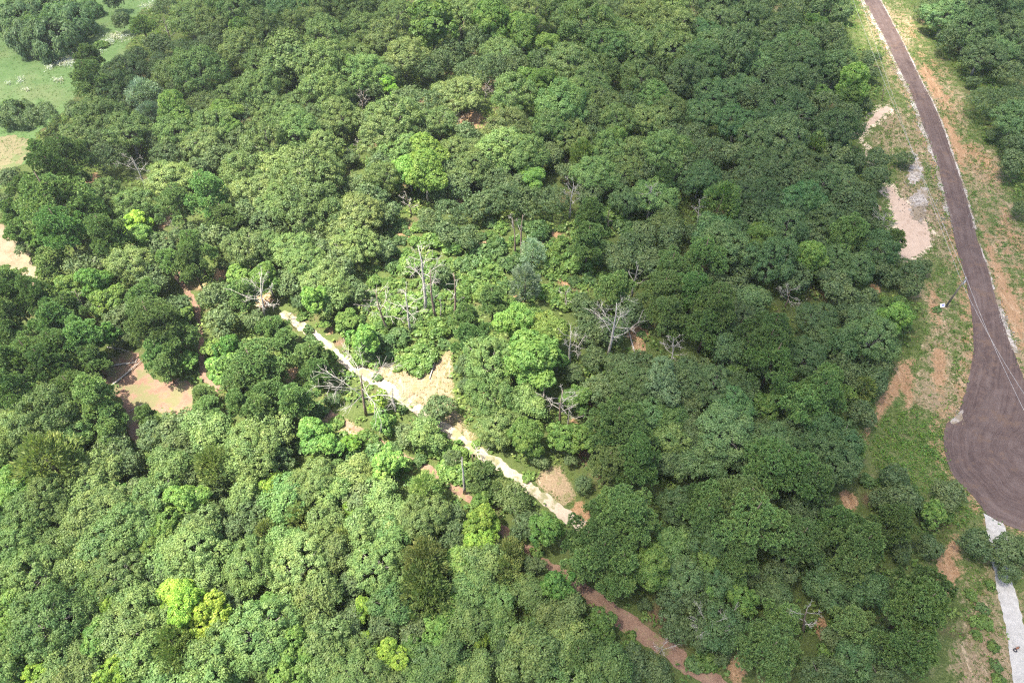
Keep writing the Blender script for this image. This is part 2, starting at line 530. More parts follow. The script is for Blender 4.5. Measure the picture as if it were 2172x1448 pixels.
for p in SOIL_STRIPS:
    w_soil = np.maximum(w_soil, near(sdf(GX, GY, poly_w(p)), -1.6, 1.4) * 0.85)
w_soil = np.maximum(w_soil, near(sdf(GX, GY, W['bank']), -2, 2) * (0.42 + 0.25 * wave(GX, GY * 0.5, 4, 5.0)))
for u, v, r in BARE_SPOTS:
    c = at(u, v)
    w_soil = np.maximum(w_soil, 0.75 * near(np.hypot(GX - c[0], (GY - c[1]) * 0.7), r / ppm(u, v), r / ppm(u, v) * 0.5))
w_soil = np.maximum(w_soil, near(seg_dist(GX, GY, roadL, False), 4.5, 1.5) * 0.45)
w_sand = near(seg_dist(GX, GY, np.vstack([W['wash'], W['pit'][::-1]]), False), 3.0, 0.5) * 0.5
GZ = 0.0 * GX
I = np.arange(len(GX)).reshape(gx.shape)
F = np.stack([I[:-1, :-1], I[:-1, 1:], I[1:, 1:], I[1:, :-1]], 2).reshape(-1, 4)
keep_flat = np.minimum.reduce([seg_dist(GX, GY, p) for p in (P_ROAD[::6], P_DRIVE[::6], P_TRACK[::6], P_PATH[::6], P_PATH2[::6], W['pit'], W['clearing'], W['sand_l'], W['spa'], W['spb'], W['wash'])])
flat_in = np.zeros(GX.shape, bool)
for p in (P_ROAD[::6], P_DRIVE[::6], P_TRACK[::6], P_PATH[::6], P_PATH2[::6], W['pit'], W['clearing'], W['sand_l'], W['meadow'], W['spa'], W['spb'], W['wash']):
    flat_in |= inside(GX, GY, p)
keep_flat = np.minimum(keep_flat, seg_dist(GX, GY, W['meadow']))
amp = np.where(flat_in, 0, np.clip((keep_flat - 1.6) / 6, 0, 1))
GZ = amp * (0.35 * wave(GX, GY, 6, 1.0) + 0.14 * wave(GX, GY, 1.9, 3.0))
ground = tag(link('ground', mesh_np('ground', np.stack([GX, GY, GZ], 1), F, (ground_material(),), dict(grass=w_grass, dry=w_dry, soil=w_soil, sand=w_sand), smooth=True)), kind='structure')
far_m = NT('far_ground')
fm = far_m.surface(far_m.mix(far_m.ramp(far_m.noise(far_m.coord('Object'), 0.02, 6), 0.4, 0.6), (0.05, 0.075, 0.025), (0.13, 0.14, 0.06)), 1.0)
tag(link('terrain', mesh_np('terrain', [(-6000, -6000, -0.9), (6000, -6000, -0.9), (6000, 6000, -0.9), (-6000, 6000, -0.9)], [(0, 1, 2, 3)], (fm,))), kind='structure')


def loose_material(name, a, b, c=None, cs=0.5, scale=3.0, bump=0.4, streak=None, along=None):
    t = NT(name)
    v = t.coord('Object')
    fine, mid, big = t.noise(v, scale * 3, 5, 0.7), t.noise(v, scale * 0.35, 5, 0.65), t.noise(v, 0.16, 3)
    col = t.mix(t.ramp(t.math('ADD', t.math('MULTIPLY', fine, 0.5), t.math('MULTIPLY', mid, 0.5)), 0.36, 0.64), a, b)
    h = fine
    if streak:
        uv = t.coord('UV', (0.07, 4.2, 1))
        st = t.noise(uv, 1.0, 6, 0.62, 0.5)
        uv2 = t.coord('UV', (0.06, 0.8, 1))
        st2 = t.noise(uv2, 1.0, 5, 0.65, 0.9)
        worn = t.ramp(t.noise(v, 0.13, 3, 0.6, 1.0), 0.36, 0.62)
        col = t.mix(t.math('MULTIPLY', t.ramp(st, 0.38, 0.68), t.math('ADD', t.math('MULTIPLY', worn, 0.6), 0.12)), col, streak)
        col = t.mix(t.math('MULTIPLY', t.ramp(st2, 0.40, 0.66), t.math('SUBTRACT', 0.62, t.math('MULTIPLY', worn, 0.45))), col, along or streak)
        h = t.math('ADD', t.math('MULTIPLY', fine, 0.4), st)
    if c:
        col = t.mix(t.math('MULTIPLY', t.ramp(t.math('ADD', mid, t.math('MULTIPLY', t.math('SUBTRACT', big, 0.5), 0.8)), cs, cs + 0.16), 0.8), col, c)
    return t.surface(col, 1.0, t.bump(h, bump, 0.12), 0.08)


M_ROAD = loose_material('asphalt_millings', (0.064, 0.045, 0.040), (0.098, 0.071, 0.063), (0.10, 0.068, 0.052), 0.55, 2.0, 0.5, (0.036, 0.026, 0.026), (0.122, 0.094, 0.085))
M_DRIVE = loose_material('white_gravel', (0.24, 0.232, 0.215), (0.36, 0.35, 0.33), (0.19, 0.19, 0.135), 0.60, 3.0, 0.3)
M_SPILL = loose_material('gravel_spill', (0.17, 0.14, 0.115), (0.43, 0.41, 0.385), (0.14, 0.105, 0.06), 0.44, 2.0, 0.5)
M_TRACK = loose_material('pale_sand', (0.21, 0.172, 0.13), (0.36, 0.31, 0.25), (0.12, 0.125, 0.055), 0.49, 2.0, 0.4, (0.30, 0.25, 0.195))
M_PATH = loose_material('reddish_dirt', (0.125, 0.076, 0.054), (0.21, 0.14, 0.10), (0.11, 0.12, 0.045), 0.58, 2.0, 0.5)
M_PIT = loose_material('pit_sand', (0.30, 0.225, 0.17), (0.385, 0.30, 0.235), (0.25, 0.18, 0.13), 0.56, 1.2, 0.3)
M_CLEAR = loose_material('dry_clearing', (0.145, 0.088, 0.062), (0.23, 0.155, 0.11), (0.115, 0.122, 0.055), 0.46, 1.4, 0.5)
M_SANDL = loose_material('dry_sand', (0.155, 0.12, 0.075), (0.24, 0.195, 0.135), (0.28, 0.26, 0.13), 0.56, 1.4, 0.4)


def meadow_material():
    t = NT('meadow_grass')
    v = t.coord('Object')
    big, mid, fine = t.noise(v, 0.06, 4), t.noise(v, 0.3, 5, 0.65), t.noise(v, 1.6, 5, 0.7)
    c = t.mix(t.ramp(mid, 0.3, 0.7), (0.062, 0.114, 0.036), (0.095, 0.152, 0.056))
    c = t.mix(t.math('MULTIPLY', t.ramp(fine, 0.45, 0.7), 0.55), c, (0.095, 0.115, 0.055))
    c = t.mix(t.math('MULTIPLY', t.ramp(big, 0.46, 0.66), 0.45), c, (0.135, 0.14, 0.07))
    return t.surface(c, 1.0, t.bump(t.math('ADD', fine, mid), 0.6, 0.2), 0.05)


sheet('meadow', W['meadow'], 0.03, meadow_material(), 1.2, 2.0, 0.8)
DRY = poly_w([(-150, 300), (0, 292), (40, 286), (64, 298), (66, 330), (40, 352), (18, 372), (0, 392), (-150, 420)])
sheet('dry_meadow', DRY, 0.055, loose_material('dry_meadow_grass', (0.125, 0.112, 0.058), (0.19, 0.168, 0.095), (0.085, 0.115, 0.042), 0.50, 1.2, 0.4), 1.0, 6.0, 0.7)
sheet('sand_patch', W['sand_l'], 0.04, M_SANDL, 0.9, 3.0)
sheet('clearing', W['clearing'], 0.03, M_CLEAR, 0.9, 5.0)
ribbon('dirt_path', pathL, pathR, 0.03, M_PATH, 8, 0.55, 3.0)
ribbon('dirt_path', path2L, path2R, 0.045, M_PATH, 6, 0.3, 6.0)
ribbon('sandy_track', trackL, trackR, 0.05, M_TRACK, 10, 0.6, 2.0)
sheet('sand_pit', W['pit'], 0.04, M_PIT, 0.5, 7.0)
sheet('sand_wash', W['wash'], 0.04, M_PIT, 0.4, 8.0)
sheet('gravel_spill', W['spa'], 0.045, M_SPILL, 1.1, 1.0, 0.3)
sheet('gravel_spill', W['spb'], 0.045, M_SPILL, 1.1, 4.0, 0.3)
sheet('gravel_spill', W['spc'], 0.105, M_SPILL, 0.35, 6.0, 0.3)


def offset(E, d):
    tg = np.gradient(E, axis=0)
    tg /= np.linalg.norm(tg, axis=1)[:, None] + 1e-9
    return E + np.stack([-tg[:, 1], tg[:, 0]], 1) * d[:, None] if hasattr(d, '__len__') else E + np.stack([-tg[:, 1], tg[:, 0]], 1) * d


k = int(np.argmin(np.hypot(*(roadL - at(2014, 462)[:2]).T)))
sgn = 1.0 if offset(roadL, 1.0)[100, 0] < roadL[100, 0] else -1.0
wl = 0.85 + 0.55 * wave(roadL[:k, 0], roadL[:k, 1], 7, 2.0)
ribbon('gravel_shoulder', offset(roadL[:k], sgn * wl), offset(roadL[:k], -sgn * 0.6 * np.ones(k)), 0.05, M_SPILL, 8, 0.6, 5.0)
k2 = int(np.argmin(np.hypot(*(roadR - at(2068, 490)[:2]).T)))
ribbon('gravel_shoulder', offset(roadR[:k2], sgn * 0.5 * np.ones(k2)), offset(roadR[:k2], -sgn * (0.45 + 0.15 * wave(roadR[:k2, 0], roadR[:k2, 1], 5, 3.0))), 0.055, M_SPILL, 6, 0.22, 6.0)
k3, k4 = int(np.argmin(np.hypot(*(roadR - at(2112, 635)[:2]).T))), int(np.argmin(np.hypot(*(roadR - at(2152, 752)[:2]).T)))
ribbon('gravel_shoulder', offset(roadR[k3:k4], sgn * 0.4 * np.ones(k4 - k3)), offset(roadR[k3:k4], -sgn * 0.8 * np.ones(k4 - k3)), 0.055, M_SPILL, 6, 0.3, 8.0)
k5 = int(np.argmin(np.hypot(*(roadR - at(2090, 555)[:2]).T)))
ribbon('gravel_shoulder', offset(roadR[k5 - 8:k3 - 3], sgn * 0.2 * np.ones(k3 - k5 + 5)), offset(roadR[k5 - 8:k3 - 3], -sgn * 0.38 * np.ones(k3 - k5 + 5)), 0.055, M_SPILL, 5, 0.22, 9.0)
ribbon('gravel_drive', driveL, driveR, 0.06, M_DRIVE, 10, 0.22, 3.0)
ribbon('road', roadL, roadR, 0.085, M_ROAD, 26, 0.16, 4.0)

# ------------------------------------------------------------------ foliage builders
def unit(v):
    return v / (np.linalg.norm(v, axis=-1, keepdims=True) + 1e-9)


def cards(C, N, size, aspect=0.62, fold=0.25):
    """leaf sprays: one folded four-cornered blade per point C, facing N"""
    n = len(C)
    N = unit(N)
    T = unit(np.cross(N, rng.normal(size=(n, 3))))
    B = np.cross(N, T)
    s = np.asarray(size)[:, None]
    a = C + T * s
    b = C + B * s * aspect + N * s * fold
    c = C - T * s
    d = C - B * s * aspect + N * s * fold * rng.uniform(-0.6, 1, (n, 1))
    V = np.stack([a, b, c, d], 1).reshape(-1, 3)
    F = np.arange(4 * n).reshape(n, 4)
    return V, F


def dirs_up(n, zmin=-0.4):
    """even directions on the sphere above zmin"""
    z = 1 - (np.arange(n) + 0.5) / n * (1 - zmin)
    a = np.arange(n) * 2.399963 + rng.uniform(0, 6.28)
    r = np.sqrt(1 - z * z)
    d = np.stack([r * np.cos(a), r * np.sin(a), z], 1)
    return unit(d + rng.normal(size=d.shape) * 0.12)


def crown_lobes(R, rz, n, lobe, zmin=-0.35, rough=0.22, inner=0.25, power=1.0):
    D = dirs_up(n, zmin)
    s = rng.uniform(0, 10)
    rad = 1 + rough * wave(D[:, 0] * 3 + s, D[:, 1] * 3 + D[:, 2] * 2, 1.3, s) + rng.normal(size=n) * 0.05
    rad *= np.where(rng.random(n) < inner, rng.uniform(0.55, 0.85, n), 1.0)
    taper = 1.0 - (1 - power) * np.clip(D[:, 2], 0, 1)
    C = D * (rad * (1 - lobe / R * 0.8))[:, None] * np.array((R, R, rz))
    C[:, :2] *= taper[:, None]
    return C, lobe * rng.uniform(0.55, 1.5, n) ** 1.1


def lobe_leaves(C, L, per, size, flat=0.8, jitter=0.55, hang=0.15, centre=(0, 0, 0)):
    """leaf sprays over each lobe, mostly on its outer and upper side"""
    n = len(C)
    cnt = np.maximum(8, (per * (L / L.mean()) ** 2).astype(int))
    idx = np.repeat(np.arange(n), cnt)
    m = len(idx)
    d = unit(rng.normal(size=(m, 3)))
    centre = np.asarray(centre, float)
    out = unit(C[idx] - (centre[idx] if centre.ndim == 2 else centre) + 1e-6)
    d = unit(d + 0.75 * out + np.array((0, 0, 0.35)))
    rr = L[idx] * rng.uniform(0.55, 1.08, m) ** 0.6
    P = C[idx] + d * rr[:, None] * np.array((1, 1, flat))
    P[:, 2] -= hang * rng.random(m) * L[idx]
    Nn = unit(d + rng.normal(size=(m, 3)) * jitter + np.array((0, 0, 0.25)))
    V, F = cards(P, Nn, size * rng.uniform(0.6, 1.3, m))
    lt = rng.uniform(0.25, 0.75, n)
    tint = np.clip(lt[idx] + rng.normal(size=m) * 0.11, 0, 1)
    return V, F, np.repeat(tint, 4)


def needle_tufts(C, L, per, tufts, length, centre=(0, 0, 0)):
    """pine: bunches of needles set round on every lobe"""
    n = len(C)
    idx = np.repeat(np.arange(n), tufts)
    m = len(idx)
    centre = np.asarray(centre, float)
    out = unit(C[idx] - (centre[idx] if centre.ndim == 2 else centre) + 1e-6)
    d = unit(rng.normal(size=(m, 3)) + 0.7 * out + np.array((0, 0, 0.5)))
    T = C[idx] + d * (L[idx] * rng.uniform(0.5, 0.85, m))[:, None]
    j = np.repeat(np.arange(m), per)
    k = len(j)
    nd = unit(d[j] * 0.9 + rng.normal(size=(k, 3)) * 0.62 + np.array((0, 0, 0.2)))
    ln = length * rng.uniform(0.7, 1.2, k)
    side = unit(np.cross(nd, rng.normal(size=(k, 3)))) * (ln * 0.24)[:, None]
    a = T[j]
    V = np.stack([a - side * 0.5, a + side * 0.5, a + nd * ln[:, None] * 0.7 + side, a + nd * ln[:, None]], 1).reshape(-1, 3)
    F = np.arange(4 * k).reshape(k, 4)
    lt = rng.uniform(0.1, 0.6, m)
    tint = np.clip(lt[j] + rng.normal(size=k) * 0.15, 0, 1)
    tip = np.array((-0.15, -0.15, 0.2, 0.3))                 # needle tips are paler than their bases
    return V, F, np.clip(np.repeat(tint, 4) + np.tile(tip, k), 0, 1)


def limbs(tb, base, fork, ends, r0, sides=5):
    """a trunk to the fork and bent limbs out to the lobes"""
    tb.tube([base, base * 0.6 + fork * 0.4 + rng.normal(size=3) * 0.08, fork], [r0 * 1.35, r0, r0 * 0.8], 8)
    for e in ends:
        mid = fork * 0.5 + e * 0.5 + np.array((0, 0, 0.08 * np.linalg.norm(e - fork))) + rng.normal(size=3) * 0.15
        tb.tube([fork, mid, e], [r0 * 0.5, r0 * 0.3, r0 * 0.08], sides)


def domes(R, rz, k, n, lobe, size=(0.27, 0.46), reach=0.62, zmin=-0.45, thin=0.16, taper=1.0):
    """a crown built up from the heads of its limbs, at uneven heights, each set with lobes; lobes inside another head are dropped"""
    q = np.array((1, 1, rz / R))
    cen = dirs_up(k, -0.4) * R * reach * rng.uniform(0.72, 1.12, (k, 1))
    cen += rng.normal(size=(k, 3)) * R * 0.09
    cen[:, :2] *= np.where(cen[:, 2:3] > 0.3 * R, taper, 1.0)
    cen *= q
    cen = np.vstack([cen, [(0, 0, -0.1 * rz)]])
    rad = np.r_[R * rng.uniform(*size, k), R * 0.5]
    Cs, Os = [], []
    for i in range(k + 1):
        m = int(n * rad[i] ** 2 / (rad ** 2).sum() * 1.9)
        D = dirs_up(m, zmin)
        P = cen[i] + D * (rad[i] * rng.uniform(0.74, 1.14, m))[:, None] * np.array((1, 1, 0.85))
        out = rng.random(m) > thin
        for j in range(k + 1):
            if j != i:
                out &= np.linalg.norm(P - cen[j], axis=1) > rad[j] * 0.8
        Cs.append(P[out])
        Os.append(np.repeat(cen[i][None], out.sum(), 0))
    C, O = np.vstack(Cs), np.vstack(Os)
    return C, lobe * rng.uniform(0.5, 1.5, len(C)), O


def make_oak(R, leafsize, n, per, seed):
    H = 1.72 * R + 0.8
    rz = 0.82 * R
    zc = H - rz
    C, L, O = domes(R, rz, (10 if R > 3.5 else 6) + seed % 4, n, 0.125 * R if R > 3.5 else 0.16 * R)
    V, F, t = lobe_leaves(C, L, per, leafsize, 0.85, 0.38, 0.15, O)
    stray = rng.random(len(V) // 4) < 0.14                    # loose sprays feather the outline
    push = np.repeat(np.where(stray, rng.uniform(0.1, 0.5, len(stray)), 0), 4)
    V = V + unit(V) * push[:, None]
    V[:, 2] += zc
    cr = mesh_np('oak_crown', V, F, (M_LEAF,), {'tint': t})
    tb = Tubes()
    pick = rng.choice(len(C), min(len(C), 18), replace=False)
    limbs(tb, np.array((0, 0, -0.3)), np.array((rng.normal() * 0.2, rng.normal() * 0.2, zc - 0.35 * rz)), [C[i] * rng.uniform(1.0, 1.15) + (0, 0, zc) for i in pick], 0.055 * R)
    return tb.mesh('oak_trunk', M_BARK), cr, R, zc


def make_soft(R, leafsize, n, per, seed):
    """taller, looser broadleaf with bigger leaves"""
    H = 2.3 * R + 0.6
    rz = 1.0 * R
    zc = H - rz
    C, L, O = domes(R, rz, 8 if R > 3 else 6, n * 2, 0.14 * R, (0.24, 0.42), 0.68, -0.5, 0.2, 0.7)
    V, F, t = lobe_leaves(C, L, int(per * 0.62), leafsize, 0.85, 0.55, 0.25, O)
    V[:, 2] += zc
    cr = mesh_np('elm_crown', V, F, (M_SOFT,), {'tint': t})
    tb = Tubes()
    pick = rng.choice(len(C), min(len(C), 12), replace=False)
    limbs(tb, np.array((0, 0, -0.3)), np.array((0.1, -0.1, zc - 0.4 * rz)), [C[i] + (0, 0, zc) for i in pick], 0.05 * R)
    return tb.mesh('elm_trunk', M_BARK), cr, R, zc


def make_pine(R, n, seed):
    H = 2.75 * R + 1.0
    rz = 1.25 * R
    zc = H - rz
    C, L, O = domes(R, rz, 22 if R > 3.2 else 15, n * 1.5, 0.115 * R if R > 3.2 else 0.145 * R, (0.15, 0.27), 0.84, -0.35, 0.2, 0.6)
    n = len(C)
    V, F, t = needle_tufts(C, L, 12, 8 if R > 3.2 else 7, 0.30, O)
    V[:, 2] += zc
    cr = mesh_np('pine_crown', V, F, (M_NEEDLE,), {'tint': t})
    tb = Tubes()
    top = np.array((0, 0, H - 0.3))
    tb.tube([(0, 0, -0.3), (0.05, 0, zc - rz * 0.5), (0, 0.05, zc + 0.3 * rz), top], [0.075 * R, 0.06 * R, 0.04 * R, 0.01 * R], 8)
    for i in rng.choice(n, min(n, 16), replace=False):
        e = C[i] + (0, 0, zc)
        tb.tube([(0, 0, max(2, e[2] - 0.25 * np.hypot(e[0], e[1]))), e * (0.5, 0.5, 1) - (0, 0, 0.1), e], [0.014 * R, 0.010 * R, 0.003 * R], 4)
    return tb.mesh('pine_trunk', M_PBARK), cr, R, zc


def make_cedar(R, leafsize, n, per, seed):
    H = 2.6 * R + 0.6
    rz = 1.25 * R
    zc = H - rz
    C, L = crown_lobes(R, rz, n, 0.22 * R, -0.8, 0.2, 0.3, 0.5)
    idx = np.repeat(np.arange(n), per)
    m = len(idx)
    out = unit(C[idx] * np.array((1, 1, 0.35)) + 1e-6)
    d = unit(rng.normal(size=(m, 3)) + out + (0, 0, 0.2))
    P = C[idx] + d * (L[idx] * rng.uniform(0.3, 1.1, m))[:, None]
    ax = unit(out + np.array((0, 0, 0.75)) + rng.normal(size=(m, 3)) * 0.4)
    ln = leafsize * rng.uniform(0.7, 1.5, m)
    side = unit(np.cross(ax, rng.normal(size=(m, 3)))) * (ln * 0.26)[:, None]
    V = np.stack([P - ax * ln[:, None] * 0.4, P + side, P + ax * ln[:, None], P - side], 1).reshape(-1, 3)
    V[:, 2] += zc
    F = np.arange(4 * m).reshape(m, 4)
    lt = rng.uniform(0.2, 0.8, n)
    t = np.repeat(np.clip(lt[idx] + rng.normal(size=m) * 0.2, 0, 1), 4)
    cr = mesh_np('cedar_crown', V, F, (M_CEDAR,), {'tint': t})
    tb = Tubes()
    tb.tube([(0, 0, -0.3), (0, 0.04, H * 0.5), (0, 0, H * 0.93)], [0.06 * R, 0.04 * R, 0.01], 7)
    return tb.mesh('cedar_trunk', M_PBARK), cr, R, zc


def make_vine(R, seed):
    """tree smothered in creepers: a mound that hangs to the ground"""
    rz = 0.8 * R
    zc = 0.62 * R
    n = int(60)
    C, L = crown_lobes(R, rz, n, 0.23 * R, -0.75, 0.2, 0.15)
    V1, F1, t1 = lobe_leaves(C, L, 105, 0.30, 1.0, 0.5, 0.5)
    # hanging strands down the lobes
    m = 2600
    i = rng.integers(0, n, m)
    d = unit(unit(C[i]) + rng.normal(size=(m, 3)) * 0.4)
    P = C[i] + d * (L[i] * 1.0)[:, None]
    ax = unit(np.array((0, 0, -1.0)) + 0.5 * unit(C[i] * (1, 1, 0)) + rng.normal(size=(m, 3)) * 0.25)
    ln = rng.uniform(0.4, 1.1, m)[:, None]
    side = unit(np.cross(ax, d)) * 0.16
    V2 = np.stack([P, P + side + ax * ln * 0.4, P + ax * ln, P - side + ax * ln * 0.4], 1).reshape(-1, 3)
    V = np.vstack([V1, V2])
    V[:, 2] = np.maximum(V[:, 2] + zc, 0.05)
    F = np.vstack([F1, np.arange(4 * m).reshape(m, 4) + len(V1)])
    t = np.r_[t1, np.repeat(rng.uniform(0.4, 1.0, m), 4)]
    cr = mesh_np('vine_crown', V, F, (M_SOFT,), {'tint': t})
    tb = Tubes()
    limbs(tb, np.array((0, 0, -0.3)), np.array((0, 0, zc * 0.7)), [C[j] * 0.8 + (0, 0, zc) for j in range(0, n, 7)], 0.04 * R)
    return tb.mesh('vine_trunk', M_BARK), cr, R, zc


OAKS = [make_oak(4.6, 0.125, 330, 78, i) for i in range(9)] + [make_oak(3.0, 0.12, 170, 62, i) for i in range(7)]
SOFTS = [make_soft(3.8, 0.145, 130, 95, i) for i in range(4)] + [make_soft(2.3, 0.13, 76, 70, i) for i in range(4)]
PINES = [make_pine(4.3, 190, i) for i in range(5)] + [make_pine(2.9, 130, i) for i in range(5)]
CEDARS = [make_cedar(2.8, 0.26, 90, 48, i) for i in range(4)] + [make_cedar(1.8, 0.22, 60, 36, i) for i in range(2)]
VINES = [make_vine(6.0, i) for i in range(3)]
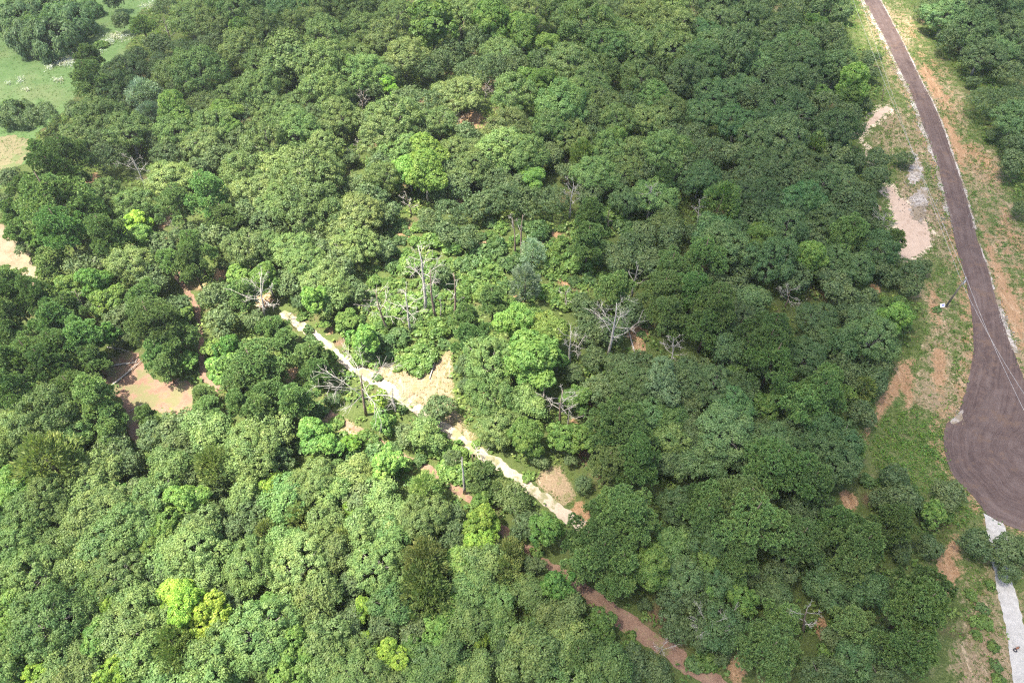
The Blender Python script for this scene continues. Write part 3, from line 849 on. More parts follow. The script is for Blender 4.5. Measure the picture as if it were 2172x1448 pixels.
# ------------------------------------------------------------------ where every crown stands in the photograph
# per block: left and top of a third-size tile of the photograph, then letter = sort of tree, x y w in that tile at three times its size
TILES = {
 (0, 0): {
  'V': '150 110 300,320 75 290,440 150 250,190 235 270,350 250 260,570 55 130,80 180 170,110 730 180',
  'D': '720 15 120,770 140 120,800 440 270,1640 40 180,1790 90 170,1030 430 150,1040 640 170,740 570 230,270 750 200,870 350 160,480 640 170,840 660 120',
  'P': '900 160 180,590 400 150,570 500 240,250 970 150,430 990 250,380 1150 270,350 1300 320,110 1370 200,1130 1290 230,1330 1260 230,1420 1370 200,180 1200 150',
  'O': '1060 50 180,1190 110 190,1290 40 190,1010 280 140,1180 190 190,1340 160 190,1480 70 180,1900 60 180,1990 130 180,2110 50 190,1690 240 190,1880 200 180,1540 330 170,2080 260 230,1860 380 240,1690 430 190,1800 500 200,2050 430 250,1200 340 190,1330 290 170,1210 410 180,1130 470 210,1390 400 160,1270 490 240,1180 580 180,1450 570 220,1640 590 220,1290 690 210,1230 770 170,650 760 250,520 710 190,530 870 240,60 1120 150,820 860 230,700 900 170,690 1010 190,1010 900 130,1130 870 190,1090 1000 170,1290 930 200,1270 1070 160,1100 1130 190,1400 1010 200,1560 900 190,1700 950 240,1890 860 210,2050 950 240,1560 1090 240,1790 1060 240,1950 1150 240,2090 1100 210,700 1270 240,850 1330 210,980 1360 150,1600 1240 240,1800 1290 240,1980 1330 240,2120 1240 170,1930 660 210,2080 600 230,1700 720 190,1830 760 170,1560 1370 190,1720 1400 190,2000 770 180',
  'G': '1560 210 210,1450 730 170,1480 840 150,970 890 90,1110 790 70', 'Y': '860 1410 150', 'B': '930 600 180,960 720 150'},
 (724, 0): {
  'O': '80 60 200,260 60 200,350 100 210,120 190 230,60 270 200,280 270 240,210 200 200,400 380 200,100 360 200,760 90 220,850 40 200,1200 90 220,1400 110 220,1640 60 190,1780 60 190,1900 40 190,2060 60 180,2000 150 220,2120 180 200,1560 200 230,1700 220 200,1500 290 220,1700 330 220,1850 300 200,2000 280 210,2100 330 220,1480 420 230,1650 460 240,1380 330 160,880 270 230,1000 320 200,830 330 180,700 330 150,540 450 220,430 470 180,330 430 170,640 400 150,830 470 260,960 430 170,760 590 200,690 620 120,1080 400 160,1300 400 150,150 470 200,60 560 160,200 560 130,420 620 190,550 680 170,40 640 130,1110 640 240,1100 740 220,1400 700 220,1500 640 170,1320 820 220,1650 660 200,1820 690 200,1980 620 230,1900 530 200,2110 560 180,1560 560 200,2090 720 200,1960 780 190,1750 800 190,1600 760 160,350 790 260,500 830 170,240 760 170,250 900 210,350 950 210,260 1040 150,800 870 200,760 980 210,850 1060 190,720 1080 150,1080 840 230,1040 960 220,1160 1010 230,1180 930 180,960 1160 200,1090 1180 150,1180 1290 190,1600 1120 200,1720 1170 170,1580 1240 170,1890 980 220,2030 1000 200,1700 960 200,1810 1080 170,1930 1100 180,2080 920 180,1470 880 170,2120 1080 150,60 1000 160,110 1180 160,280 1150 170,200 1260 200,280 1370 200,80 1360 220,620 1240 150,700 1370 250,880 1310 230,960 1380 190,560 1400 180,2000 1240 190,2080 1400 160,500 260 160',
  'G': '580 150 260,550 250 190,960 150 230,1120 170 190,1160 240 180,1300 290 170,1210 370 110,1270 540 170,1330 480 130,1200 490 120,1250 880 130,1720 900 190,1780 910 70,1210 1140 150,830 800 160',
  'Y': '300 560 110,1120 560 90,1510 50 70', 'H': '530 990 230,430 1080 200,540 1140 220,620 1010 150', 'C': '1530 1010 150', 'P': '1590 1360 210,2050 1190 150'},
 (1448, 0): {
  'D': '60 40 190,190 60 190,330 40 180,450 30 180,440 110 190,250 150 200,90 130 180,120 200 190,310 200 160,600 40 190,730 60 180,560 120 190,680 160 200,580 220 200,800 40 180,900 80 200,1010 60 170,1030 110 160,950 130 170,960 220 180,820 230 190,420 250 180,60 260 180,200 270 170,330 340 220,530 340 210,720 320 200,850 310 190,1000 330 190,1090 360 190,620 400 180,750 430 210,880 430 190,1180 380 140,980 460 180,1200 470 130,130 400 200,50 490 190,280 420 180,420 420 170,540 510 200,700 530 190,800 570 180,210 600 220,380 560 170,620 600 170,60 580 150,260 690 220,450 640 170,130 760 200,50 790 170,660 730 240,540 800 240,800 640 180,900 690 190,1060 740 170,1160 660 120,460 900 200,60 880 190,170 850 180,960 850 210,870 900 160,640 900 220,300 980 190,170 960 150,440 1020 200,560 1040 200,700 1010 210,820 1050 190,60 1060 170,960 1010 150,110 1150 210,260 1170 170,400 1150 180,520 1140 190,640 1160 180,760 1130 170,880 1180 210,1000 1140 180,1100 1030 150,500 1270 200,620 1230 180,400 1270 170,750 1290 200,900 1290 190,1040 1280 190,1150 1230 130,1220 1140 200,1240 1010 150,1150 1330 150,1290 1350 190,680 1370 180,560 1400 170,420 1380 180,880 1370 200,1030 1390 170,1200 1420 150,1570 40 190,1500 20 150,1680 100 200,1650 190 170,1780 60 190,1900 40 200,2040 40 200,2130 50 170,1840 190 240,1960 130 170,2090 160 180,1720 250 170,1900 360 230,1800 390 190,2020 320 190,1900 450 160,2080 470 200,1930 650 230,2050 550 190,2110 640 200,2120 770 200,2040 790 150,2100 930 190,2100 1040 220,2150 380 120,1410 1010 110,2150 1330 100',
  'G': '1080 540 190,1080 480 120,1050 620 140,840 150 150,190 470 120,880 620 120,930 1340 180', 'C': '840 950 140,250 1270 240'},
 (0, 483): {
  'P': '120 30 190,60 330 220,320 220 260,430 60 250,330 300 200,700 80 250,90 490 200,60 600 200,250 480 270,350 600 200,460 540 180,90 690 180,200 810 250,380 780 230,530 730 200,590 830 180,100 900 230,320 900 220,120 1080 250,460 1020 250,610 1090 300,700 1180 220,700 1290 220,920 460 200,960 560 250,1000 640 260,1100 700 220,1020 800 220,1050 890 200,1540 430 180,1750 650 230,1820 740 200,1990 810 240,2030 920 200,1600 850 280,1550 980 260,1730 900 200,1520 1120 220,1700 1060 200,1880 1120 200,1280 1050 150,1330 1130 170,940 1200 170,1650 1170 220,1230 260 230,1080 200 230,1250 170 200',
  'O': '540 260 200,860 250 280,960 330 200,620 500 190,1570 150 220,1690 110 200,1860 140 220,1960 230 210,2110 100 170,1830 350 190,2060 330 200,2120 430 180,1380 430 240,1410 590 250,1340 620 180,1130 500 190,760 580 160,170 1280 230,330 1240 260,430 1330 230,60 1240 170,700 1400 240,1120 1260 250,980 1320 220,1150 1380 200,1330 1290 220,1280 1390 170,1700 1300 230,1600 1400 200,1450 1340 180,1430 240 170,1320 80 190,1430 60 160,1040 110 190,170 120 150',
  'G': '230 90 110,910 60 170,1450 880 220,1350 760 150,1480 780 170,1990 1310 260,2100 1390 200,2020 480 170,2070 610 90,1180 540 140,680 690 140,700 450 160', 'Y': '110 1400 110'},
 (724, 483): {
  'O': '100 120 230,100 230 200,290 130 150,60 400 200,120 360 170,640 300 140,680 40 180,790 60 170,1540 500 210,1580 640 170,1760 200 250,1850 130 180,1930 60 160,2090 60 180,800 880 190,960 870 230,950 1080 270,1150 1110 230,850 1030 200,1000 1230 230,900 1240 160,950 1330 150,620 1150 200,540 1310 260,420 1310 180,1640 1050 180,1760 870 220,1900 870 180,1680 920 190,1480 930 170,2080 930 150,1610 830 150,2100 1230 170,2100 1380 180',
  'G': '1120 620 330,1300 680 330,1200 850 330,1380 840 200,50 590 170,160 720 210,260 1230 150,1180 1330 230,1400 1340 190', 'L': '2010 1010 240', 'Y': '240 1110 170,60 1370 150',
  'P': '1570 100 220,1740 400 200,800 590 220,820 720 250,960 460 200,2050 400 230,2080 540 220,2100 240 200,1750 1230 330,1820 1330 280,1700 1370 200', 'B': '1170 360 200,1220 160 150'},
 (1448, 483): {
  'D': '60 40 170,200 60 190,350 60 190,250 150 200,640 40 190,760 60 190,860 110 200,560 230 230,1080 190 200,1090 280 210,1230 160 190,1260 260 200,1330 320 150,940 330 170,1460 280 160,1530 240 100,1450 380 130,1150 470 170,1060 540 190,850 580 200,300 400 200,350 590 190,890 700 230,1000 760 210,960 650 190,800 750 200,1200 740 220,1230 850 200,1150 880 180,1010 880 170,1200 960 150,180 1010 200,60 1060 170,100 900 170,1120 1180 200,1080 1260 190,870 1310 220,720 1300 200,280 1320 230,60 1330 180,450 1350 190,600 1400 230,1000 1370 190',
  'G': '490 60 180,800 210 190,850 270 130,1370 510 230,1330 600 190,540 1130 180,380 1120 90,610 1080 100,340 930 130,800 890 90,1060 1060 110,1100 1410 170,480 450 90', 'C': '1150 1030 130',
  'P': '130 190 230,60 440 220,180 560 250,150 640 230,560 670 260,520 780 280,560 880 260,900 1000 200,860 1080 260,780 1140 230,1060 40 230,1320 100 170'},
 (0, 965): {
  'C': '330 60 330,400 120 260,500 80 200,1370 70 230,1110 1200 250,1150 1290 220,1900 390 170,1700 500 150',
  'O': '700 50 210,830 60 200,1080 60 230,1170 140 200,910 230 200,1050 260 190,350 290 250,230 370 250,560 250 230,600 400 290,750 400 220,760 480 240,500 530 220,180 540 230,90 620 220,330 640 260,250 760 300,700 650 250,780 740 260,650 780 240,900 830 200,880 920 220,1000 780 150,250 880 260,1280 480 290,1250 620 260,1480 500 200,1560 260 210,1660 60 200,1990 160 250,2090 250 210,1990 280 230,1620 720 330,1700 650 260,1570 830 300,1950 700 270,2060 650 200,2050 900 280,1950 960 250,1180 760 240,480 960 240,300 1080 290,420 1100 260,250 1190 260,560 1050 200,400 1210 200,1010 1020 210,780 1130 280,700 1190 200,880 1200 200,540 1340 240,90 1260 180,60 1390 190,1410 1240 240,1640 1150 270,1600 1260 260,1550 1350 200,2050 1180 240,2080 1310 220,1350 1420 220,1050 1420 220,1350 200 210',
  'G': '110 180 260,730 240 130,960 610 150,1060 470 210,1860 1200 210,1850 1320 230,60 850 200,80 950 200,60 1150 150,1640 1010 200,60 60 120',
  'Y': '1150 880 230,1230 980 260,1330 1000 230,1400 1050 170,1740 190 130,1700 390 90,700 950 160,730 1380 200,260 1370 160,240 1220 130,40 90 110,1810 920 100'},
 (724, 965): {
  'O': '80 120 200,240 250 200,130 470 230,330 380 220,540 400 230,330 600 280,250 720 290,210 820 250,300 950 200,450 1080 220,640 1300 260,780 1050 260,990 930 200,1200 880 280,1150 1000 240,1010 1070 230,830 850 180,700 400 200,720 520 200,1080 260 280,1120 200 230,1060 380 230,1180 440 230,1220 1290 280,1150 1380 260,1400 1390 260,1400 1190 220,1700 1350 250,1850 1340 230,2000 1370 220,1250 1150 200,2100 920 200,2120 1080 220,100 1400 250,60 1230 230,60 1050 180,1220 700 150,2100 590 190',
  'Y': '890 420 230,930 480 200,870 560 170,60 330 120,330 1290 180,890 1200 110,740 1420 130,170 1190 110,1330 1000 130,140 980 130',
  'C': '530 230 260,600 260 250,530 680 290,520 800 290,560 900 250,1070 620 240,1040 730 200,1040 830 130,30 540 150',
  'G': '300 60 240,720 1010 180,750 680 200,1640 1070 220,1630 1170 110,1850 1240 130,900 280 150,1300 480 250,1960 720 240,1380 860 250',
  'P': '1520 420 330,1640 350 280,1820 380 350,1780 470 330,1560 560 300,1660 640 330,1550 700 280,1780 700 260,1730 830 250,900 130 240,1880 70 280,1700 60 250,1500 1260 220'},
 (1448, 965): {
  'P': '400 300 380,430 420 360,360 620 250,320 700 200,160 300 220,130 400 230,60 250 150,560 60 330,480 100 260,750 130 260,800 200 230,1000 430 280,1060 500 280,1100 620 280,1060 700 250,1330 430 270,1350 500 250,1500 870 380,1560 960 350,1450 1000 350,1400 1250 280,540 1250 420,600 1200 350,500 1350 380,640 1020 170,1080 1080 200,720 560 270,760 620 230',
  'D': '60 50 200,200 60 200,920 830 200,60 500 150,80 920 190,60 1050 200,250 1080 230,120 1150 250,1060 1330 220,850 280 180,960 130 170,1560 580 190,1690 250 200,1350 160 200,1450 180 200,1400 300 220,1250 280 150,1860 560 200,1900 620 200,1890 590 150,2050 600 210,2075 730 150,2150 600 150',
  'G': '1580 380 170,180 900 120,380 930 170,130 680 170'},
}
# extra height of pines in the foreground is left to their size; low dark thicket beside the gravel drive
KINDS = {
    'O': ('oak_tree', OAKS, (0.086, 0.135, 0.045), 'grey-green oak'),
    'D': ('oak_tree', OAKS, (0.061, 0.107, 0.042), 'deep green oak'),  # dark oaks, and right-hand oaks with cloud shade put into the leaf colour
    'G': ('broadleaf_tree', SOFTS, (0.080, 0.140, 0.036), 'fresh green broadleaf tree'),
    'Y': ('broadleaf_tree', SOFTS, (0.122, 0.192, 0.034), 'yellow-green broadleaf tree'),
    'H': ('broadleaf_tree', SOFTS, (0.100, 0.168, 0.038), 'light green broadleaf tree'),
    'L': ('broadleaf_tree', SOFTS, (0.110, 0.160, 0.085), 'pale silvery broadleaf tree'),
    'P': ('pine_tree', PINES, (0.080, 0.138, 0.047), 'dark green pine'),
    'C': ('cedar_tree', CEDARS, (0.098, 0.140, 0.044), 'olive cedar'),
    'B': ('cedar_tree', CEDARS, (0.130, 0.180, 0.120), 'blue-grey cedar'),
    'V': ('creeper_covered_tree', VINES, (0.062, 0.108, 0.046), 'creeper-covered tree'),
}
GROUPS = {'oak_tree': 'oaks of the wood', 'broadleaf_tree': 'bright broadleaf trees of the wood', 'pine_tree': 'pines of the wood', 'cedar_tree': 'cedars of the wood', 'creeper_covered_tree': 'creeper-covered trees on the meadow', 'shrub': 'shrubs of the openings', 'dead_tree': 'dead trees in the wood'}
SHRUBBY = [(835, 470), (960, 480), (1060, 470), (1190, 470), (1300, 480), (1260, 590), (1210, 645), (1110, 650), (1010, 640), (965, 660), (955, 735), (870, 790), (770, 765), (725, 705), (775, 640), (795, 555)]
OPEN_PX = [np.array(p, float) for p in (MEADOW, SAND_L, CLEARING, VERGE, SHRUBBY, *TAN_STRIPS)]
for line in (TRACK, PATH, PATH2):
    c = np.array(line, float)
    OPEN_PX.append(np.vstack([c[:, :2] + (0, -1) * c[:, 2:3] * 0.9, (c[:, :2] + (0, 1) * c[:, 2:3] * 0.9)[::-1]]))

want = []                                                  # (u, v, w, sort)
for (x0, y0), sorts in TILES.items():
    for sort, text in sorts.items():
        for item in text.split(','):
            x, y, w = map(float, item.split())
            want.append((x0 + x / 3, y0 + y / 3, w / 3, sort))
kept = []
for t in sorted(want, key=lambda q: -q[2]):
    if all(math.hypot(t[0] - q[0], t[1] - q[1]) > (0.32 if t[3] in 'VYGHPC' or q[3] in 'VYGHPC' else 0.52) * (t[2] + q[2]) / 2 for q in kept):
        kept.append(t)
# fill what is still bare forest
uu, vv = np.meshgrid(np.arange(6, 2172, 14.0), np.arange(6, 1448, 14.0))
uu, vv = uu.ravel(), vv.ravel()
free = np.ones(uu.shape, bool)
for p in OPEN_PX:
    free &= ~(inside(uu, vv, p) | (seg_dist(uu, vv, p) < 18))
for u, v, r in BARE_SPOTS:
    free &= np.hypot(uu - u, vv - v) > r
for u, v, w, s in kept:
    free &= np.hypot(uu - u, vv - v) > 0.64 * w
cand = np.flatnonzero(free)
for i in rng.permutation(cand):
    if free[i]:
        w = rng.uniform(52, 76)
        w = min(w, 1.7 * min(seg_dist(uu[i:i + 1], vv[i:i + 1], p)[0] for p in OPEN_PX))
        kept.append((uu[i], vv[i], w, 'D' if uu[i] > 1300 else rng.choice(['O', 'O', 'O', 'G'])))  # right-hand fillers take the darker leaves that stand for cloud shade
        free &= np.hypot(uu - uu[i], vv - vv[i]) > 0.95 * w


# base u v, top u v, number of limbs, limb length, look and place of every dead tree
SNAGS = [
    (368, 108, 345, 37, 6, .30, 'thin grey snag leaning left', 'at the wood edge by the meadow'),
    (315, 415, 279, 333, 10, .55, 'silver-grey dead tree with long forked limbs', 'near the meadow'),
    (547, 47, 530, 18, 7, .6, 'small pale dead top with many twigs', 'in the far wood'),
    (313, 168, 309, 147, 4, .5, 'short bare dead top', 'behind the blue-grey cedar near the meadow'),
    (1209, 462, 1217, 388, 12, .42, 'pale spiky dead tree with upturned limbs', 'beside the green glade'),
    (1372, 468, 1382, 393, 10, .34, 'slim dead tree with short side limbs', 'in the green glade'),
    (1290, 490, 1292, 443, 4, .25, 'short thin dead pole with two stubs', 'in the green glade right of a pine'),
    (1478, 482, 1484, 422, 9, .40, 'dead tree with level bare limbs', 'beside the dark oaks'),
    (1030, 216, 1031, 180, 9, .8, 'twisted whitish dead oak', 'above the bare earth spot'),
    (962, 272, 966, 246, 9, .9, 'low tangled whitish dead branches', 'beside the bare earth spot'),
    (763, 338, 758, 300, 10, .8, 'silvery dead crown with many forked limbs', 'among pale oaks'),
    (768, 250, 772, 192, 9, .45, 'brownish dead twiggy tree', 'left of the yellow-green spire'),
    (872, 458, 862, 414, 8, .5, 'crooked dead oak', 'left of the tall lime-green trunk'),
    (1088, 482, 1082, 452, 4, .5, 'short forked dead top', 'beyond the twin bare trunks'),
    (902, 662, 886, 520, 14, .36, 'tallest forked snag with bleached upper limbs', 'in the shrub clearing'),
    (925, 677, 912, 566, 7, .22, 'reddish-brown snag with short broken limbs', 'right of the tallest forked snag'),
    (963, 678, 962, 578, 7, .26, 'straight grey-brown snag with few limbs', 'beside a big oak'),
    (934, 672, 934, 630, 2, .2, 'short bare grey pole', 'between two tall snags'),
    (824, 704, 796, 616, 10, .5, 'bleached dead tree leaning left', 'above the sandy track'),
    (871, 704, 861, 614, 13, .42, 'bushy whitish dead cedar', 'left of the tallest forked snag'),
    (1288, 760, 1308, 642, 14, .44, 'tall grey snag with long drooping limbs', 'by the reddish bare patch'),
    (1093, 540, 1087, 462, 3, .16, 'bare brown trunk, left one of a pair', 'above the shrub clearing'),
    (1109, 555, 1109, 455, 4, .18, 'bare brown trunk, right one of a pair', 'above the shrub clearing'),
    (1340, 634, 1354, 562, 7, .30, 'thin leaning snag', 'between dark pines'),
    (1197, 655, 1199, 612, 7, .5, 'small dead tree with wide limbs', 'behind the big yellow-green trees'),
    (1207, 778, 1212, 702, 11, .50, 'star-shaped grey snag with level limbs', 'right of the big yellow-green trees'),
    (1151, 878, 1155, 816, 3, .35, 'broken brown trunk with one bent limb', 'among low dead branches'),
    (1189, 902, 1194, 826, 9, .48, 'slender grey dead tree', 'right of the broken brown trunk'),
    (1204, 905, 1208, 862, 5, .45, 'small grey dead tree with few limbs', 'nearest the pine beside the broken trunk'),
    (1421, 775, 1428, 714, 10, .55, 'pale snag with spread limbs', 'left of a silvery tree'),
    (777, 880, 768, 783, 15, .85, 'spreading dead oak with long bleached limbs', 'overhanging the sandy track'),
    (842, 880, 832, 816, 9, .55, 'thin grey dead tree', 'on the near edge of the sandy track'),
    (563, 683, 553, 588, 15, .50, 'bushy white snag with many short limbs', 'at the head of the sandy track'),
    (203, 686, 158, 614, 5, .28, 'dark snag leaning left with forked pale tip', 'among the left pines'),
    (243, 592, 212, 545, 9, .5, 'grey dead tree leaning left', 'beside a bluish oak'),
    (372, 512, 368, 470, 8, .6, 'pale dead branches', 'beside the reddish gap'),
    (1664, 656, 1678, 608, 11, .75, 'branchy grey snag with curved limbs', 'among the dark trees'),
    (1866, 500, 1880, 450, 10, .70, 'pale grey leafless tree', 'left of the sand pit'),
    (1551, 172, 1560, 158, 8, 1.2, 'small tangle of whitish dead twigs', 'on the far wood'),
    (1705, 1340, 1712, 1292, 6, .4, 'small grey dead tree', 'in the brown gap among near pines'),
    (1000, 352, 1005, 330, 6, .5, 'small pale dead top', 'behind the tall lime-green tree'),
    (1870, 215, 1874, 180, 4, .3, 'thin dark leaning snag', 'at the wood edge by the sand wash'),
    (1500, 1352, 1504, 1325, 9, 1.1, 'bleached forked dead limbs', 'poking from a dark oak'),
    (985, 1046, 980, 968, 2, .10, 'thin bare dead pole', 'between the track and the dirt path'),
    (1027, 985, 1022, 962, 6, .9, 'grey dead twigs with a bent stem', 'at the near edge of the sandy track'),
    (985, 432, 988, 416, 5, .6, 'small grey dead twigs', 'behind a pale oak'),
    (1400, 1385, 1404, 1370, 5, .8, 'small dead twigs', 'beside the dirt path'),
]
KEEP_SEEN = [(q[0], q[1] - 6, q[2], q[3]) for q in SNAGS if q[1] - q[3] > 30] + [(u - r * .5, v, u + r * .5, v) for u, v, r in BARE_SPOTS if r > 20]


def solve_tree(u, v, w, variants):
    """base point, scale and variant so that the crown's middle shows at pixel u, v with width w"""
    R = 0.5 * w / ppm(u, v, 6)
    var = min(range(len(variants)), key=lambda i: (abs(variants[i][2] - R) > 0.9 * min(abs(q[2] - R) for q in variants) + 0.3, rng.random()))
    Rv, zcv = variants[var][2], variants[var][3]
    for _ in range(3):
        R = 0.5 * w / ppm(u, v, zcv * R / Rv)
    s = R / Rv
    c = at(u, v, zcv * s)
    return np.array((c[0], c[1], 0.0)), s, var


plan = []
for u, v, w, sort in kept:
    name, variants, colour, look = KINDS[sort]
    grow = {'O': 1.27, 'D': 1.27, 'P': 1.18, 'V': 0.95, 'C': 1.15}.get(sort, 1.2)
    d = min(np.where(inside(np.array([u]), np.array([v]), p), 0, seg_dist(np.array([u]), np.array([v]), p))[0] for p in OPEN_PX)
    if sort in 'OD':
        grow *= math.exp(rng.normal() * 0.13)
    for a0, a1, b0, b1 in KEEP_SEEN:                         # a crown in front of a dead tree or bare spot leaves it in sight
        f = min(max(((u - a0) * (b0 - a0) + (v - a1) * (b1 - a1)) / ((b0 - a0) ** 2 + (b1 - a1) ** 2), 0), 1)
        q = math.hypot(u - a0 - f * (b0 - a0), v - a1 - f * (b1 - a1))
        if v > a1 - 0.75 * w and q < 0.5 * w * grow:
            grow = max(q, 1) / (0.5 * w)
    if grow < 0.5:
        continue
    if d < 0.62 * w:                                        # crowns beside an opening keep out of it
        grow = min(grow, 0.90) if d > 0 else 1.05
    base, s, var = solve_tree(u, v, w * grow, variants)
    plan.append(dict(u=u, v=v, w=w * grow, sort=sort, base=base, s=s, var=var, R=s * variants[var][2]))
oaks = sorted([p for p in plan if p['sort'] in 'OD'], key=lambda p: -p['w'])
for p in oaks[300:]:
    p['stuff'] = True

# ------------------------------------------------------------------ labels: nearest landmark, side of it and rank
LANDMARKS = [(1940, 500, 'the sand pit by the road'), (2010, 640, 'the utility pole'), (2085, 990, 'the turning circle'), (2125, 1260, 'the white gravel drive'), (1860, 60, 'the far stretch of dark road'), (1995, 300, 'the middle stretch of dark road'), (1850, 250, 'the sand wash beside the road'), (170, 160, 'the meadow'), (45, 550, 'the pale sand patch'), (320, 830, 'the tan clearing'), (555, 640, "the white snag at the track's head"), (750, 830, 'the spreading dead tree by the track'), (888, 600, 'the tall forked snag'), (1093, 500, 'the twin bare trunks'), (1300, 700, 'the grey snag by the bare patch'), (1022, 1110, 'the lime tree by the dirt path'), (420, 1290, 'the lone yellow tree'), (1185, 1075, "the sandy track's lower end"), (1260, 1270, "the dirt path's widest part"), (1430, 1380, "the dirt path's near end"), (1140, 700, 'the big yellow-green trees'), (897, 370, 'the tall lime-green tree'), (990, 255, 'the bare earth spot'), (1215, 430, 'the pale spiky snag'), (1375, 425, "the glade's slim snag"), (1478, 460, 'the short level-limbed snag'), (1672, 640, 'the branchy curved snag'), (300, 370, 'the silver snag near the meadow'), (360, 70, 'the thin leaning snag'), (1115, 600, 'the blue-grey cedar'), (1425, 735, 'the star-shaped snag'), (1185, 870, 'the broken brown stump'), (897, 925, "the sandy track's middle"), (1560, 170, 'the far pale twigs'), (495, 275, 'the bright green pair of trees'), (820, 190, 'the yellow-green spire'), (345, 470, 'the reddish gap'), (430, 610, 'the narrow reddish path'), (640, 460, 'the dense pale oaks'), (1750, 1330, 'the brown gap'), (200, 1150, 'the dark oak bank'), (820, 1230, 'the olive cedars'), (1640, 1120, 'the big domed pine'), (1500, 1340, 'the dead-limbed oak'), (1660, 870, 'the lime sapling tops'), (1400, 820, 'the pale silvery tree'), (650, 40, 'the far edge of the wood'), (1350, 40, 'the far crest of oaks')]
ORD = ['nearest', 'second', 'third', 'fourth', 'fifth', 'sixth', 'seventh', 'eighth', 'ninth', 'tenth', 'eleventh', 'twelfth', 'thirteenth', 'fourteenth', 'fifteenth', 'sixteenth', 'seventeenth', 'eighteenth', 'nineteenth', 'twentieth']


def label_all(items):
    """items: dicts with u, v, look, noun. Sets item['label']"""
    cells = {}
    for it in items:
        j = min(range(len(LANDMARKS)), key=lambda k: math.hypot(it['u'] - LANDMARKS[k][0], (it['v'] - LANDMARKS[k][1])))
        du, dv = it['u'] - LANDMARKS[j][0], it['v'] - LANDMARKS[j][1]
        side = ('right of' if du > 0 else 'left of') if abs(du) > abs(dv) else ('before' if dv > 0 else 'behind')
        cells.setdefault((j, side, it['look']), []).append((math.hypot(du, dv), id(it), it))
    for (j, side, look), rows in cells.items():
        rows.sort()
        for r, (_, _, it) in enumerate(rows):
            if len(rows) == 1:
                it['label'] = f"{look} {side} {LANDMARKS[j][2]}"
            else:
                it['label'] = f"{look}, {ORD[min(r, 19)]} {side} {LANDMARKS[j][2]}"


for p in plan:
    size = 'broad ' if p['R'] > 4.7 else 'small ' if p['R'] < 3.0 else 'mid-sized '
    p['look'] = size + KINDS[p['sort']][3]
    if p['sort'] == 'P':
        p['look'] = p['look'].replace('dark green ', 'tall dark green ') if p['R'] > 4.2 else p['look']
label_all([p for p in plan if not p.get('stuff')])

MASS_V, MASS_F, MASS_T, mass_n = [], [], [], 0
for p in plan:
    name, variants, colour, look = KINDS[p['sort']]
    tm, cm, Rv, zcv = variants[p['var']]
    if p.get('stuff'):
        n = len(cm.vertices)
        co = np.empty(n * 3, np.float32)
        cm.vertices.foreach_get('co', co)
        tt = np.empty(n, np.float32)
        cm.attributes['tint'].data.foreach_get('value', tt)
        co = co.reshape(-1, 4, 3)
        tt = tt.reshape(-1, 4)
        if len(co) > 4200:                                   # small far crowns: fewer, larger sprays
            q = rng.choice(len(co), 4200, replace=False)
            c0 = co[q].mean(1, keepdims=True)
            co, tt = c0 + (co[q] - c0) * 1.45, tt[q]
        a = rng.uniform(0, 6.28)
        R3 = np.array(((math.cos(a), -math.sin(a), 0), (math.sin(a), math.cos(a), 0), (0, 0, 1)), np.float32)
        P = (co.reshape(-1, 3) @ R3.T) * p['s'] + p['base']
        MASS_V.append(P)
        MASS_T.append(np.clip(tt.ravel() + rng.normal() * 0.12, 0, 1))
        continue
    root = bpy.data.objects.new(name, None)
    root.empty_display_size = 0.5
    root.location = p['base']
    root.rotation_euler = (0, 0, rng.uniform(0, 6.28))
    root.scale = (p['s'] * rng.uniform(0.88, 1.12), p['s'] * rng.uniform(0.88, 1.12), p['s'] * rng.uniform(0.86, 1.16))
    COL.objects.link(root)
    tag(root, p['label'], 'tree', GROUPS[name])
    link('trunk', tm, root)
    cr = link('crown', cm, root)
    j = rng.normal() * 0.07 * np.array((1.0, 0.15, 0.3)) + rng.normal(size=3) * 0.02
    g = float(np.clip(1 + rng.normal() * 0.16, 0.7, 1.4))
    cr.color = (*[float(max(0.01, colour[i] * g * (1 + j[i]))) for i in range(3)], 1)
MV = np.vstack(MASS_V)
mass = link('small_oak_wood', mesh_np('small_oak_wood', MV, np.arange(len(MV)).reshape(-1, 4), (M_LEAF,), {'tint': np.concatenate(MASS_T)}))
mass.color = (0.062, 0.097, 0.041, 1)
tag(mass, 'small grey-green oaks filling the gaps between the larger crowns', None, None, 'stuff')

# ------------------------------------------------------------------ dead trees
# base u v, top u v, number of limbs, limb length factor, look, place


